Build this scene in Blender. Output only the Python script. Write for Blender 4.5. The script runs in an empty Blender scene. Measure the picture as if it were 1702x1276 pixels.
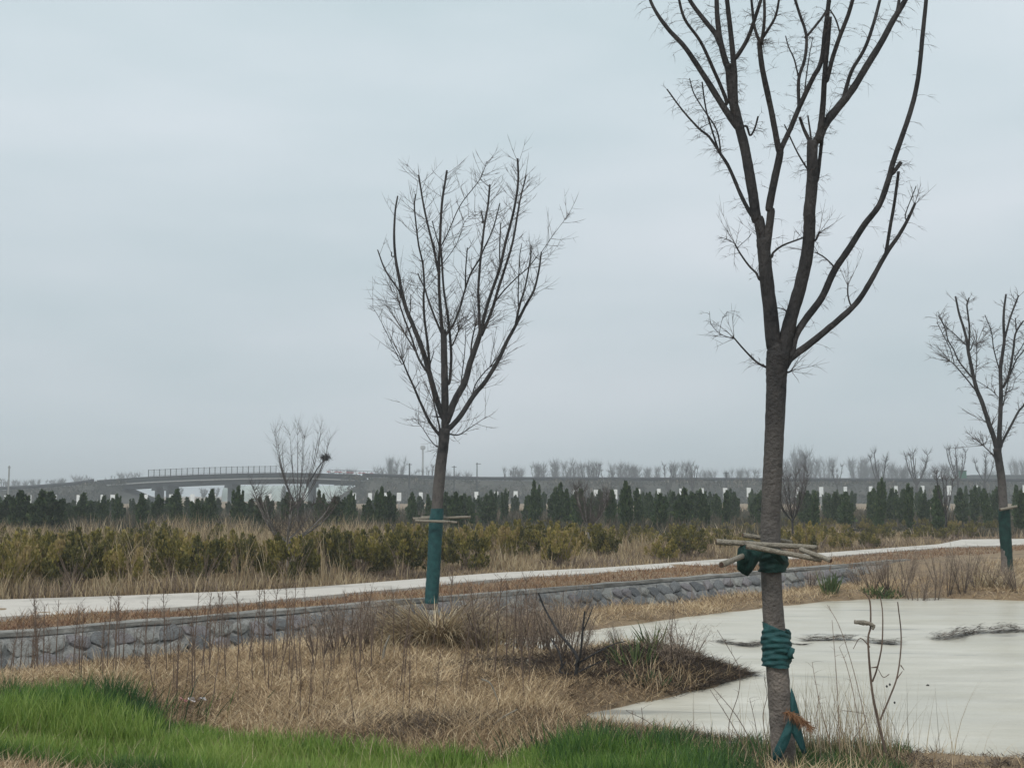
import bpy, math, random
import numpy as np
from mathutils import Vector, Matrix

random.seed(7)
rng = np.random.default_rng(11)
S = bpy.context.scene
COL = S.collection

# ------------------------------------------------------------------ camera
F = 2054.0; CX, CY = 851.0, 638.0; HOR = 822.0; H = 1.75
P = math.atan((HOR - CY) / F)
cd = bpy.data.cameras.new('camera'); cam = bpy.data.objects.new('camera', cd); COL.objects.link(cam)
cd.sensor_width = 36.0; cd.lens = F / 1702.0 * 36.0; cd.clip_start = 0.05; cd.clip_end = 6000
cam.location = (0, 0, H); cam.rotation_euler = (math.pi / 2 + P, 0, 0)
S.camera = cam

# ------------------------------------------------------------------ world: overcast sky
SUN_EL, SUN_AZ = math.radians(48), math.radians(-150)
w = bpy.data.worlds.new('World'); S.world = w; w.use_nodes = True
nt = w.node_tree; nt.nodes.clear()
def N(t, nt_=None, **k):
    n = (nt_ or nt).nodes.new(t)
    for a, b in k.items(): setattr(n, a, b)
    return n
sky = N('ShaderNodeTexSky'); sky.sky_type = 'NISHITA'; sky.sun_disc = False
sky.sun_elevation = SUN_EL; sky.sun_rotation = SUN_AZ; sky.dust_density = 3.0
tc = N('ShaderNodeTexCoord'); sep = N('ShaderNodeSeparateXYZ'); nt.links.new(tc.outputs['Generated'], sep.inputs[0])
ramp = N('ShaderNodeValToRGB'); nt.links.new(sep.outputs[2], ramp.inputs[0])
e = ramp.color_ramp.elements
e[0].position = 0.0; e[0].color = (.575, .64, .675, 1)
e[1].position = 1.0; e[1].color = (.92, .99, 1.0, 1)
for p_, c_ in ((.10, (.55, .62, .655, 1)), (.20, (.58, .655, .69, 1)), (.30, (.605, .69, .725, 1)), (.40, (.63, .715, .75, 1))):
    q = e.new(p_); q.color = c_
mp = N('ShaderNodeMapping'); mp.inputs['Scale'].default_value = (1.1, 1.1, 4.2); mp.inputs['Rotation'].default_value = (0.0, 0.22, 0.4)
nt.links.new(tc.outputs['Generated'], mp.inputs[0])
nz = N('ShaderNodeTexNoise'); nz.inputs['Scale'].default_value = 2.1; nz.inputs['Detail'].default_value = 4; nz.inputs['Roughness'].default_value = .45
nt.links.new(mp.outputs[0], nz.inputs['Vector'])
cr = N('ShaderNodeValToRGB'); nt.links.new(nz.outputs[0], cr.inputs[0])
cr.color_ramp.elements[0].position = .34; cr.color_ramp.elements[0].color = (.89, .93, .945, 1)
cr.color_ramp.elements[1].position = .66; cr.color_ramp.elements[1].color = (1.13, 1.09, 1.105, 1)
mul = N('ShaderNodeMix'); mul.data_type = 'RGBA'; mul.blend_type = 'MULTIPLY'; mul.inputs[0].default_value = 1
nt.links.new(ramp.outputs[0], mul.inputs[6]); nt.links.new(cr.outputs[0], mul.inputs[7])
sc10 = N('ShaderNodeVectorMath'); sc10.operation = 'SCALE'; sc10.inputs[3].default_value = 10.0
nt.links.new(mul.outputs[2], sc10.inputs[0])
mx = N('ShaderNodeMix'); mx.data_type = 'RGBA'; mx.inputs[0].default_value = .96
nt.links.new(sky.outputs[0], mx.inputs[6]); nt.links.new(sc10.outputs[0], mx.inputs[7])
bg = N('ShaderNodeBackground'); bg.inputs[1].default_value = 0.1
nt.links.new(mx.outputs[2], bg.inputs[0])
out = N('ShaderNodeOutputWorld'); nt.links.new(bg.outputs[0], out.inputs[0])

sl = bpy.data.lights.new('sun', 'SUN'); sl.energy = 1.6; sl.angle = math.radians(14); sl.color = (1, .965, .91)
so = bpy.data.objects.new('sun', sl); COL.objects.link(so)
sd = Vector((math.sin(SUN_AZ) * math.cos(SUN_EL), math.cos(SUN_AZ) * math.cos(SUN_EL), math.sin(SUN_EL)))
so.rotation_euler = sd.to_track_quat('Z', 'Y').to_euler()
S.view_settings.view_transform = 'Standard'; S.view_settings.look = 'None'
S.view_settings.exposure = 0.11; S.view_settings.gamma = 1.0; S.view_settings.use_curve_mapping = False
S.cycles.volume_bounces = 0; S.cycles.max_bounces = 6; S.cycles.diffuse_bounces = 3

# ------------------------------------------------------------------ helpers
def ray(x, y):
    cx = (x - CX) / F; cy = (CY - y) / F
    return np.array((cx, math.cos(P) - cy * math.sin(P), math.sin(P) + cy * math.cos(P)))
def at(x, y, D):
    d = ray(x, y); return np.array((0, 0, H)) + d * (D / d[1])
def gp(x, y, z=0.0):
    d = ray(x, y); return np.array((0, 0, H)) + d * ((z - H) / d[2])
def scrx(X, Y): return CX + X / Y * F * math.cos(P) * 1.0

def tag(o, label=None, cat=None, group=None, kind=None):
    if label: o['label'] = label
    if cat: o['category'] = cat
    if group: o['group'] = group
    if kind: o['kind'] = kind
    return o
def empty(name, loc=(0, 0, 0), **k):
    o = bpy.data.objects.new(name, None); COL.objects.link(o); o.location = loc; o.empty_display_size = .1
    return tag(o, **k)

def npmesh(name, V, Fc, mat, t=None, smooth=False):
    """V (n,3); Fc: list of arrays each (m,k)"""
    me = bpy.data.meshes.new(name)
    V = np.asarray(V, dtype=np.float32)
    me.vertices.add(len(V)); me.vertices.foreach_set('co', V.ravel())
    if not isinstance(Fc, list): Fc = [Fc]
    Fc = [np.asarray(f, dtype=np.int32) for f in Fc if len(f)]
    li = np.concatenate([f.ravel() for f in Fc]); sizes = np.concatenate([np.full(len(f), f.shape[1], dtype=np.int32) for f in Fc])
    starts = np.concatenate(([0], np.cumsum(sizes)[:-1])).astype(np.int32)
    me.loops.add(len(li)); me.loops.foreach_set('vertex_index', li)
    me.polygons.add(len(sizes)); me.polygons.foreach_set('loop_start', starts)
    try: me.polygons.foreach_set('loop_total', sizes)
    except Exception: pass
    me.polygons.foreach_set('use_smooth', np.full(len(sizes), smooth, dtype=bool))
    if t is not None:
        a = me.attributes.new('t', 'FLOAT', 'POINT'); a.data.foreach_set('value', np.asarray(t, dtype=np.float32))
    me.update(calc_edges=True); me.materials.append(mat)
    return me
def obj(name, me, parent=None, loc=None, **k):
    o = bpy.data.objects.new(name, me); COL.objects.link(o)
    if loc is not None: o.location = loc
    if parent: o.parent = parent
    return tag(o, **k)
def copy_tree(o, parent=None):
    c = o.copy(); COL.objects.link(c); c.parent = parent
    for ch in list(o.children): copy_tree(ch, c)
    return c

class B:
    """collects geometry"""
    def __init__(s): s.V = []; s.F = {}; s.T = []; s.n = 0
    def add(s, V, Fs, t=0.5):
        V = np.asarray(V, float)
        for f in (Fs if isinstance(Fs, list) else [Fs]):
            f = np.asarray(f)
            if len(f): s.F.setdefault(f.shape[1], []).append(f + s.n)
        s.V.append(V); s.T.append(np.full(len(V), t) if np.isscalar(t) else t); s.n += len(V)
    def mesh(s, name, mat, smooth=False):
        return npmesh(name, np.concatenate(s.V), [np.concatenate(f) for f in s.F.values()], mat, np.concatenate(s.T), smooth)
    def box(s, c, d, rz=0, t=.5, rx=0, ry=0):
        x, y, z = np.array(d) / 2
        v = np.array([(a, b, q) for a in (-x, x) for b in (-y, y) for q in (-z, z)])
        R = np.array(Matrix.Rotation(rz, 3, 'Z') @ Matrix.Rotation(ry, 3, 'Y') @ Matrix.Rotation(rx, 3, 'X'))
        v = v @ R.T + np.array(c)
        s.add(v, np.array([(0, 1, 3, 2), (4, 6, 7, 5), (0, 4, 5, 1), (2, 3, 7, 6), (0, 2, 6, 4), (1, 5, 7, 3)]), t)
    def tube(s, pts, rad, n=8, t=.5, sub=0, wob=0, cap=True, cut=False):
        pts = np.array(pts, float); rad = np.array(rad, float)
        if sub: pts, rad = smooth_line(pts, rad, sub)
        m = len(pts)
        tan = np.gradient(pts, axis=0); tan /= np.linalg.norm(tan, axis=1)[:, None] + 1e-9
        ref = np.array((0.13, 1.0, 0.05)) if abs(tan[0][1]) < .9 else np.array((1.0, 0, 0))
        V = []
        a = np.arange(n) * 2 * math.pi / n
        for i in range(m):
            u = np.cross(tan[i], ref); u /= np.linalg.norm(u) + 1e-9
            v = np.cross(tan[i], u)
            r = rad[i] * (1 + (wob * rng.normal(size=n) if wob else 0))
            V.append(pts[i] + (np.cos(a) * r)[:, None] * u + (np.sin(a) * r)[:, None] * v)
        V = np.concatenate(V)
        i0 = (np.arange(m - 1)[:, None] * n + np.arange(n)[None]).ravel()
        i1 = (np.arange(m - 1)[:, None] * n + (np.arange(n)[None] + 1) % n).ravel()
        Fs = [np.stack((i0, i1, i1 + n, i0 + n), 1)]
        if cap:
            V = np.concatenate((V, pts[:1], pts[-1:])); k = np.arange(n); kk = (k + 1) % n
            Fs.append(np.concatenate((np.stack((kk, k, np.full(n, m * n)), 1), np.stack((k + (m - 1) * n, kk + (m - 1) * n, np.full(n, m * n + 1)), 1))))
        s.add(V, Fs, t)

def smooth_line(p, r, sub):
    p = np.concatenate((2 * p[:1] - p[1:2], p, 2 * p[-1:] - p[-2:-1])); r = np.concatenate((r[:1], r, r[-1:]))
    P_, R_ = [], []
    for i in range(1, len(p) - 2):
        for k in range(sub):
            u = k / sub
            P_.append(.5 * ((2 * p[i]) + (-p[i-1] + p[i+1]) * u + (2*p[i-1] - 5*p[i] + 4*p[i+1] - p[i+2]) * u*u + (-p[i-1] + 3*p[i] - 3*p[i+1] + p[i+2]) * u**3))
            R_.append(r[i] * (1 - u) + r[i+1] * u)
    P_.append(p[-2]); R_.append(r[-2])
    return np.array(P_), np.array(R_)

def blades(b, base, L, W, lean0, bend, yaw, t, segs=3, face=None):
    """vectorised grass blades: ribbon curved in a vertical plane of azimuth yaw"""
    n = len(base)
    base = np.asarray(base, float)
    one = np.ones(n); L = L * one; W = W * one; lean0 = lean0 * one; bend = bend * one
    fa = rng.uniform(0, 2 * math.pi, n) if face is None else face
    side = np.stack((np.cos(fa), np.sin(fa), np.zeros(n)), 1)
    hd = np.stack((np.cos(yaw), np.sin(yaw), np.zeros(n)), 1)
    pos = base.copy(); rows = []
    for k in range(segs + 1):
        wk = W * (1 - k / segs) ** .7 if k < segs else None
        if k < segs: rows += [pos - side * wk[:, None] / 2, pos + side * wk[:, None] / 2]
        else: rows += [pos.copy()]
        if k < segs:
            th = lean0 + bend * (k + .5) / segs
            pos = pos + (hd * np.sin(th)[:, None] + np.array((0, 0, 1)) * np.cos(th)[:, None]) * (L / segs)[:, None]
    K = 2 * segs + 1
    V = np.stack(rows, 1).reshape(-1, 3)
    o = (np.arange(n) * K)[:, None]
    q = []
    for k in range(segs - 1):
        q.append(np.stack((o[:, 0] + 2*k, o[:, 0] + 2*k + 1, o[:, 0] + 2*k + 3, o[:, 0] + 2*k + 2), 1))
    tr = np.stack((o[:, 0] + 2*segs - 2, o[:, 0] + 2*segs - 1, o[:, 0] + 2*segs), 1)
    b.add(V, ([np.concatenate(q)] if q else []) + [tr], np.repeat(t, K))

def twigs(b, start, d, L, r, curl, t=.5, K=4):
    """thin three-sided tubes; start,d (n,3); curl: (n,3) drift added along length"""
    n = len(start)
    if n == 0: return
    d = d / (np.linalg.norm(d, axis=1)[:, None] + 1e-9)
    ref = rng.normal(size=(n, 3)); u = np.cross(d, ref); u /= np.linalg.norm(u, axis=1)[:, None] + 1e-9; v = np.cross(d, u)
    rows = []; L = L * np.ones(n); r = r * np.ones(n)
    for k in range(K):
        s_ = k / (K - 1)
        c = start + d * (L * s_)[:, None] + curl * (L * s_ * s_)[:, None]
        rr = (r * (1 - .75 * s_))[:, None]
        for j in range(3):
            a = 2 * math.pi * j / 3
            rows.append(c + (u * math.cos(a) + v * math.sin(a)) * rr)
    V = np.stack(rows, 1).reshape(-1, 3); o = np.arange(n) * (3 * K); q = []
    for k in range(K - 1):
        for j in range(3):
            j2 = (j + 1) % 3
            q.append(np.stack((o + 3*k + j, o + 3*k + j2, o + 3*k + 3 + j2, o + 3*k + 3 + j), 1))
    b.add(V, np.concatenate(q), t if np.isscalar(t) else np.repeat(t, 3 * K))

def inpoly(px, py, poly):
    ins = np.zeros(px.shape, bool); n = len(poly)
    for i in range(n):
        x0, y0 = poly[i][:2]; x1, y1 = poly[(i + 1) % n][:2]
        c = ((y0 > py) != (y1 > py)) & (px < (x1 - x0) * (py - y0) / ((y1 - y0) + 1e-12) + x0)
        ins ^= c
    return ins
def sdist(px, py, poly):
    """positive outside"""
    d = np.full(px.shape, 1e9); n = len(poly)
    for i in range(n):
        a = np.array(poly[i][:2]); c = np.array(poly[(i + 1) % n][:2]); ab = c - a
        s_ = np.clip(((px - a[0]) * ab[0] + (py - a[1]) * ab[1]) / (ab @ ab + 1e-12), 0, 1)
        d = np.minimum(d, np.hypot(px - a[0] - s_ * ab[0], py - a[1] - s_ * ab[1]))
    return np.where(inpoly(px, py, poly), -d, d)
def vnoise(x, y, s, seed=0):
    """cheap smooth value noise -1..1"""
    x = x / s + seed * 17.3; y = y / s + seed * 9.1
    xi = np.floor(x).astype(int); yi = np.floor(y).astype(int); fx = x - xi; fy = y - yi
    fx = fx*fx*(3-2*fx); fy = fy*fy*(3-2*fy)
    def h(a, c):
        q = np.sin(a * 127.1 + c * 311.7 + seed * 13.7) * 43758.5453
        return (q - np.floor(q)) * 2 - 1
    return (h(xi, yi)*(1-fx)+h(xi+1, yi)*fx)*(1-fy) + (h(xi, yi+1)*(1-fx)+h(xi+1, yi+1)*fx)*fy

# ------------------------------------------------------------------ materials
def material(name, c0, c1, scale=8, rough=.9, bump=0, bscale=40, c2=None, detail=6, attr=False, spec=.2, stops=None, transl=0, stretch=None):
    m = bpy.data.materials.new(name); m.use_nodes = True; t = m.node_tree; n = t.nodes; l = t.links
    bs = n['Principled BSDF']; bs.inputs['Roughness'].default_value = rough
    bs.inputs['Specular IOR Level'].default_value = spec
    r = n.new('ShaderNodeValToRGB'); cols = stops or ([(.3, c0), (.7, c1)] if c2 is None else [(.25, c0), (.5, c1), (.75, c2)])
    els = r.color_ramp.elements
    els[0].position = cols[0][0]; els[0].color = (*cols[0][1], 1); els[1].position = cols[-1][0]; els[1].color = (*cols[-1][1], 1)
    for p_, c_ in cols[1:-1]: q = els.new(p_); q.color = (*c_, 1)
    tcn = n.new('ShaderNodeTexCoord'); src = tcn.outputs['Object']
    if stretch:
        mpn = n.new('ShaderNodeMapping'); mpn.inputs['Scale'].default_value = stretch; l.new(src, mpn.inputs[0]); src = mpn.outputs[0]
    if attr:
        a = n.new('ShaderNodeAttribute'); a.attribute_name = 't'; l.new(a.outputs['Fac'], r.inputs[0])
    else:
        z = n.new('ShaderNodeTexNoise'); z.inputs['Scale'].default_value = scale; z.inputs['Detail'].default_value = detail; z.inputs['Roughness'].default_value = .6
        l.new(src, z.inputs['Vector']); l.new(z.outputs[0], r.inputs[0])
    l.new(r.outputs[0], bs.inputs['Base Color'])
    if bump:
        z2 = n.new('ShaderNodeTexNoise'); z2.inputs['Scale'].default_value = bscale; z2.inputs['Detail'].default_value = 8; l.new(src, z2.inputs['Vector'])
        bu = n.new('ShaderNodeBump'); bu.inputs['Strength'].default_value = min(1, bump); bu.inputs['Distance'].default_value = .02 * max(1, bump)
        l.new(z2.outputs[0], bu.inputs['Height']); l.new(bu.outputs[0], bs.inputs['Normal'])
    if transl:
        tr = n.new('ShaderNodeBsdfTranslucent'); l.new(r.outputs[0], tr.inputs[0])
        ms = n.new('ShaderNodeMixShader'); ms.inputs[0].default_value = transl
        l.new(bs.outputs[0], ms.inputs[1]); l.new(tr.outputs[0], ms.inputs[2]); l.new(ms.outputs[0], n['Material Output'].inputs[0])
    return m
M = {}
M['ground'] = material('ground_dry', (.10, .072, .048), (.24, .175, .11), 1.6, bump=1, bscale=20, c2=(.18, .145, .088), detail=12)
M['thatch'] = material('dry_thatch', None, None, attr=True, stops=[(0, (.075, .050, .036)), (.28, (.20, .138, .082)), (.55, (.42, .305, .18)), (1, (.68, .55, .37))], transl=.15)
M['straw'] = material('straw', None, None, attr=True, stops=[(0, (.13, .095, .062)), (.5, (.36, .275, .165)), (1, (.60, .51, .35))], transl=.15)
M['verge'] = material('verge_grass', None, None, attr=True, stops=[(0, (.13, .072, .05)), (.5, (.27, .165, .10)), (1, (.42, .30, .17))], transl=.15)
M['green'] = material('green_blade', None, None, attr=True, stops=[(0, (.018, .050, .020)), (.35, (.042, .105, .028)), (.7, (.130, .235, .034)), (1, (.28, .36, .09))], transl=.3, rough=.5, spec=.35)
M['conifer'] = material('conifer_leaf', None, None, attr=True, stops=[(0, (.019, .034, .017)), (.55, (.048, .080, .032)), (1, (.105, .135, .05))], rough=.8)
M['gold'] = material('golden_leaf', None, None, attr=True, stops=[(0, (.030, .036, .018)), (.4, (.105, .100, .034)), (.75, (.26, .22, .058)), (1, (.34, .26, .12))], rough=.8, transl=.1)
M['bark'] = material('bark_dark', (.017, .018, .020), (.062, .058, .057), 9, bump=1, bscale=60, stretch=(1, 1, .5))
M['bark_trunk'] = material('bark_trunk', (.024, .024, .025), (.125, .115, .107), 11, bump=1.0, bscale=55, c2=(.066, .061, .059), stretch=(1.0, 1.0, .9), detail=12)
M['bark_mid'] = material('bark_grey', (.055, .05, .05), (.11, .10, .095), 10, bump=.6)
M['bark_pale'] = material('bark_pale', (.13, .12, .11), (.25, .235, .21), 10, bump=.6)
M['twig'] = material('twig', (.055, .048, .046), (.11, .09, .082), 8)
M['weed'] = material('weed_stalk', (.075, .054, .044), (.19, .14, .108), 5)
M['shrub_twig'] = material('shrub_twig', None, None, attr=True, stops=[(0, (.065, .049, .040)), (.5, (.22, .168, .13)), (1, (.40, .325, .25))])
M['farbark'] = material('far_bark', (.05, .047, .05), (.08, .075, .075), 2)
M['pole'] = material('weathered_pole', (.08, .072, .058), (.27, .245, .20), 9, bump=.8, bscale=30, c2=(.19, .165, .13), stretch=(3, 3, 3))
M['pole_end'] = material('pole_cut_end', (.03, .02, .017), (.10, .06, .045), 20)
M['cloth'] = material('green_cloth', (.006, .040, .044), (.020, .090, .090), 12, bump=.35, bscale=110, rough=.65, spec=.3)
M['cloth_dark'] = material('dark_green_cloth', (.006, .022, .020), (.016, .055, .047), 12, bump=.4, bscale=90, rough=.65)
M['cloth_brown'] = material('dusty_wrap', (.055, .045, .04), (.13, .10, .085), 12, bump=.8, bscale=60)
M['concrete'] = material('path_concrete', (.25, .235, .21), (.50, .47, .425), .8, c2=(.47, .44, .40), bump=.3, bscale=30, detail=10)
M['coping'] = material('coping_concrete', (.12, .117, .108), (.32, .31, .285), 2.6, detail=12, bump=.9, bscale=25)
M['mortar'] = material('mortar', (.12, .12, .115), (.33, .325, .31), 7, bump=1.6, bscale=25)
M['stones'] = [material('rubble_stone', c0, c1, 7, bump=1, bscale=22) for c0, c1 in
               (((.10, .105, .11), (.22, .225, .225)), ((.15, .14, .145), (.27, .255, .26)), ((.07, .075, .08), (.16, .165, .17)), ((.20, .20, .19), (.33, .33, .31)))]
M['debris'] = material('dark_debris', None, None, attr=True, stops=[(0, (.020, .015, .012)), (.6, (.075, .055, .042)), (1, (.20, .16, .12))])
M['bridge'] = material('bridge_concrete', (.038, .044, .046), (.068, .076, .08), .3, detail=8)
M['bridge_dark'] = material('bridge_parapet', (.018, .022, .024), (.032, .038, .04), .3)
M['bank'] = material('embankment_soil', (.026, .029, .025), (.085, .080, .066), .18, bump=.5, bscale=2, detail=12)
M['rail'] = material('steel_rail', (.018, .02, .022), (.035, .038, .04), 2)
M['white'] = material('white_board', (.66, .68, .68), (.82, .83, .82), 3)
M['post'] = material('grey_post', (.22, .23, .23), (.34, .34, .33), 3)
M['sign'] = material('green_sign', (.02, .10, .06), (.035, .15, .09), 3)
M['plastic'] = material('greenhouse_film', (.30, .35, .33), (.42, .47, .45), .4, rough=.4)
M['litter'] = material('litter_white', (.6, .55, .56), (.85, .82, .82), 20)
M['litter_pink'] = material('litter_pink', (.35, .12, .14), (.6, .3, .32), 20)
M['red'] = material('red_paint', (.30, .05, .05), (.45, .10, .09), 5)
M['rust_fern'] = material('rusty_fern', None, None, attr=True, stops=[(0, (.16, .07, .035)), (.6, (.30, .15, .075)), (1, (.42, .26, .15))], transl=.2)

def trunk_blend(m):
    t = m.node_tree; n = t.nodes; l = t.links; bs = n['Principled BSDF']; src = bs.inputs['Base Color'].links[0].from_socket
    tcn = n.new('ShaderNodeTexCoord'); sp = n.new('ShaderNodeSeparateXYZ'); l.new(tcn.outputs['Object'], sp.inputs[0])
    nz_ = n.new('ShaderNodeTexNoise'); nz_.inputs['Scale'].default_value = 3.5; nz_.inputs['Detail'].default_value = 5; l.new(tcn.outputs['Object'], nz_.inputs['Vector'])
    ad = n.new('ShaderNodeMath'); ad.operation = 'MULTIPLY_ADD'; ad.inputs[1].default_value = 1.2; l.new(nz_.outputs[0], ad.inputs[0]); l.new(sp.outputs[2], ad.inputs[2])
    hi = n.new('ShaderNodeMapRange'); hi.inputs[1].default_value = 2.2; hi.inputs[2].default_value = 3.2; l.new(ad.outputs[0], hi.inputs[0])
    lo = n.new('ShaderNodeMapRange'); lo.inputs[1].default_value = 1.9; lo.inputs[2].default_value = 1.4; l.new(ad.outputs[0], lo.inputs[0])
    nb = n.new('ShaderNodeTexNoise'); nb.inputs['Scale'].default_value = 9; nb.inputs['Detail'].default_value = 8; l.new(tcn.outputs['Object'], nb.inputs['Vector'])
    def rmp(c0, c1):
        q = n.new('ShaderNodeValToRGB'); q.color_ramp.elements[0].position = .32; q.color_ramp.elements[0].color = (*c0, 1); q.color_ramp.elements[1].position = .68; q.color_ramp.elements[1].color = (*c1, 1); l.new(nb.outputs[0], q.inputs[0]); return q.outputs[0]
    m1 = n.new('ShaderNodeMix'); m1.data_type = 'RGBA'; l.new(lo.outputs[0], m1.inputs[0]); l.new(src, m1.inputs[6]); l.new(rmp((.080, .070, .064), (.215, .185, .162)), m1.inputs[7])
    m2 = n.new('ShaderNodeMix'); m2.data_type = 'RGBA'; l.new(hi.outputs[0], m2.inputs[0]); l.new(m1.outputs[2], m2.inputs[6]); l.new(rmp((.017, .018, .020), (.062, .058, .057)), m2.inputs[7])
    l.new(m2.outputs[2], bs.inputs['Base Color'])
trunk_blend(M['bark_trunk'])
# water: pale, milky pond
m = bpy.data.materials.new('pond_water'); m.use_nodes = True; t = m.node_tree; n = t.nodes; l = t.links; bs = n['Principled BSDF']
bs.inputs['Roughness'].default_value = .33; bs.inputs['IOR'].default_value = 1.33; bs.inputs['Specular IOR Level'].default_value = .5
tcn = n.new('ShaderNodeTexCoord')
mpn = n.new('ShaderNodeMapping'); mpn.inputs['Scale'].default_value = (.26, 1.15, 1); mpn.inputs['Rotation'].default_value = (0, 0, .05); l.new(tcn.outputs['Object'], mpn.inputs[0])
z = n.new('ShaderNodeTexNoise'); z.inputs['Scale'].default_value = 1.6; z.inputs['Detail'].default_value = 8; z.inputs['Distortion'].default_value = .6; l.new(mpn.outputs[0], z.inputs['Vector'])
r = n.new('ShaderNodeValToRGB'); r.color_ramp.elements[0].position = .30; r.color_ramp.elements[0].color = (.23, .225, .20, 1)
r.color_ramp.elements[1].position = .62; r.color_ramp.elements[1].color = (.545, .515, .44, 1)
q = r.color_ramp.elements.new(.385); q.color = (.48, .455, .39, 1)
l.new(z.outputs[0], r.inputs[0])
z3 = n.new('ShaderNodeTexNoise'); z3.inputs['Scale'].default_value = .9; z3.inputs['Detail'].default_value = 9; z3.inputs['Roughness'].default_value = .65; mp3 = n.new('ShaderNodeMapping'); mp3.inputs['Scale'].default_value = (.5, 1.3, 1); l.new(tcn.outputs['Object'], mp3.inputs[0]); l.new(mp3.outputs[0], z3.inputs['Vector'])
r3 = n.new('ShaderNodeValToRGB'); r3.color_ramp.elements[0].position = .35; r3.color_ramp.elements[0].color = (.80, .79, .74, 1); r3.color_ramp.elements[1].position = .62; r3.color_ramp.elements[1].color = (1, 1, 1, 1); l.new(z3.outputs[0], r3.inputs[0])
mm = n.new('ShaderNodeMix'); mm.data_type = 'RGBA'; mm.blend_type = 'MULTIPLY'; mm.inputs[0].default_value = 1; l.new(r.outputs[0], mm.inputs[6]); l.new(r3.outputs[0], mm.inputs[7]); l.new(mm.outputs[2], bs.inputs['Base Color'])
z2 = n.new('ShaderNodeTexNoise'); z2.inputs['Scale'].default_value = 3.2; z2.inputs['Detail'].default_value = 5; l.new(mpn.outputs[0], z2.inputs['Vector'])
bu = n.new('ShaderNodeBump'); bu.inputs['Strength'].default_value = .35; bu.inputs['Distance'].default_value = .06; l.new(z2.outputs[0], bu.inputs['Height']); l.new(bu.outputs[0], bs.inputs['Normal'])
M['water'] = m

# ------------------------------------------------------------------ ground
WZ = -.09
POND_PX = [(2600, 1012), (1900, 1003), (1702, 998), (1560, 994), (1450, 995), (1370, 999), (1280, 1009), (1200, 1018), (1120, 1028), (1040, 1038), (1000, 1044), (955, 1050),
           (900, 1058), (860, 1060), (812, 1064), (798, 1073), (820, 1086), (860, 1093), (905, 1094), (960, 1087), (1030, 1082), (1085, 1088), (1130, 1097), (1165, 1105), (1200, 1115), (1243, 1121),
           (1243, 1125), (1205, 1131), (1180, 1141), (1120, 1156), (1080, 1166), (1020, 1176), (985, 1184), (952, 1195), (975, 1206), (1030, 1216), (1100, 1224), (1160, 1230), (1260, 1238), (1340, 1242), (1420, 1246), (1560, 1254), (1702, 1262), (2000, 1275), (2600, 1290)]
POND = [tuple(gp(x, y, WZ)[:2]) for x, y in POND_PX]
P0 = np.array((-6.42, 15.5)); DL = np.array((1, 1.04)); DL = DL / np.linalg.norm(DL); DN = np.array((-DL[1], DL[0]))
def uv(X, Y): return (X - P0[0]) * DL[0] + (Y - P0[1]) * DL[1], (X - P0[0]) * DN[0] + (Y - P0[1]) * DN[1]
MOUND = gp(1075, 1105)
def height(X, Y, fine=True):
    X = np.asarray(X, float); Y = np.asarray(Y, float)
    d = np.hypot(X, Y)
    near = np.clip((60 - d) / 30, 0, 1)
    h = near * (.035 * vnoise(X, Y, 1.7, 1) + .028 * vnoise(X, Y, .85, 4) + .022 * vnoise(X, Y, .55, 2) + (.010 * vnoise(X, Y, .22, 3) if fine else 0))
    h = h + .13 * np.exp(-(((X - MOUND[0]) / .75) ** 2 + ((Y - MOUND[1] - .1) / .35) ** 2)) + .10 * np.exp(-(((X - MOUND[0] - .9) / .7) ** 2 + ((Y - MOUND[1] + .75) / .25) ** 2))
    u, v = uv(X, Y)
    prof = np.interp(v, [-4.2, -3.2, -2.6, -1.9, -.98, -.02, .12], [0, -.07, -.13, -.95, -.95, -.08, 0])
    fade = np.clip((24 - u) / 4, 0, 1) * np.clip((u + 60) / 5, 0, 1)
    h = h + prof * fade
    s_ = sdist(X, Y, POND) + .05 * vnoise(X, Y, .25, 71) + .05 * vnoise(X, Y, .6, 72)
    sh = np.clip(s_ / .35, -1, 1)
    h = np.where(s_ > .35, h, np.where(s_ > 0, WZ * (1 - sh) + h * sh + .02 * sh * (1 - sh), WZ + .28 * sh))
    return h
def axis(lo, hi, st, far_lo, far_hi, g=1.12):
    a = list(np.arange(lo, hi, st)); s_ = st
    while a[-1] < far_hi: s_ *= g; a.append(a[-1] + s_)
    a[-1] = far_hi; s_ = st
    while a[0] > far_lo: s_ *= g; a.insert(0, a[0] - s_)
    a[0] = far_lo
    return np.array(a)
gx = axis(-9, 13, .085, -1500, 1500); gy = axis(6.5, 33, .085, -300, 1500)
GX, GY = np.meshgrid(gx, gy)
GZ = height(GX.ravel(), GY.ravel())
nx, ny = len(gx), len(gy)
ii = (np.arange(ny - 1)[:, None] * nx + np.arange(nx - 1)[None]).ravel()
gme = npmesh('ground', np.stack((GX.ravel(), GY.ravel(), GZ), 1), np.stack((ii, ii + 1, ii + nx + 1, ii + nx), 1), M['ground'], smooth=True)
obj('ground', gme, kind='structure')

# pond sheet
px_ = [p[0] for p in POND]; py_ = [p[1] for p in POND]
gx2 = np.arange(min(px_) - .5, max(px_) + .5, .25); gy2 = np.arange(min(py_) - .5, max(py_) + .5, .25)
A, C = np.meshgrid(gx2, gy2); keep = sdist(A, C, POND) < .45
idx = -np.ones(A.shape, int); idx[keep] = np.arange(keep.sum())
f4 = np.stack((idx[:-1, :-1], idx[:-1, 1:], idx[1:, 1:], idx[1:, :-1]), -1).reshape(-1, 4); f4 = f4[(f4 >= 0).all(1)]
obj('pond_water', npmesh('pond_water', np.stack((A[keep], C[keep], np.full(keep.sum(), WZ)), 1), f4, M['water'], smooth=True), kind='structure')

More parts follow.
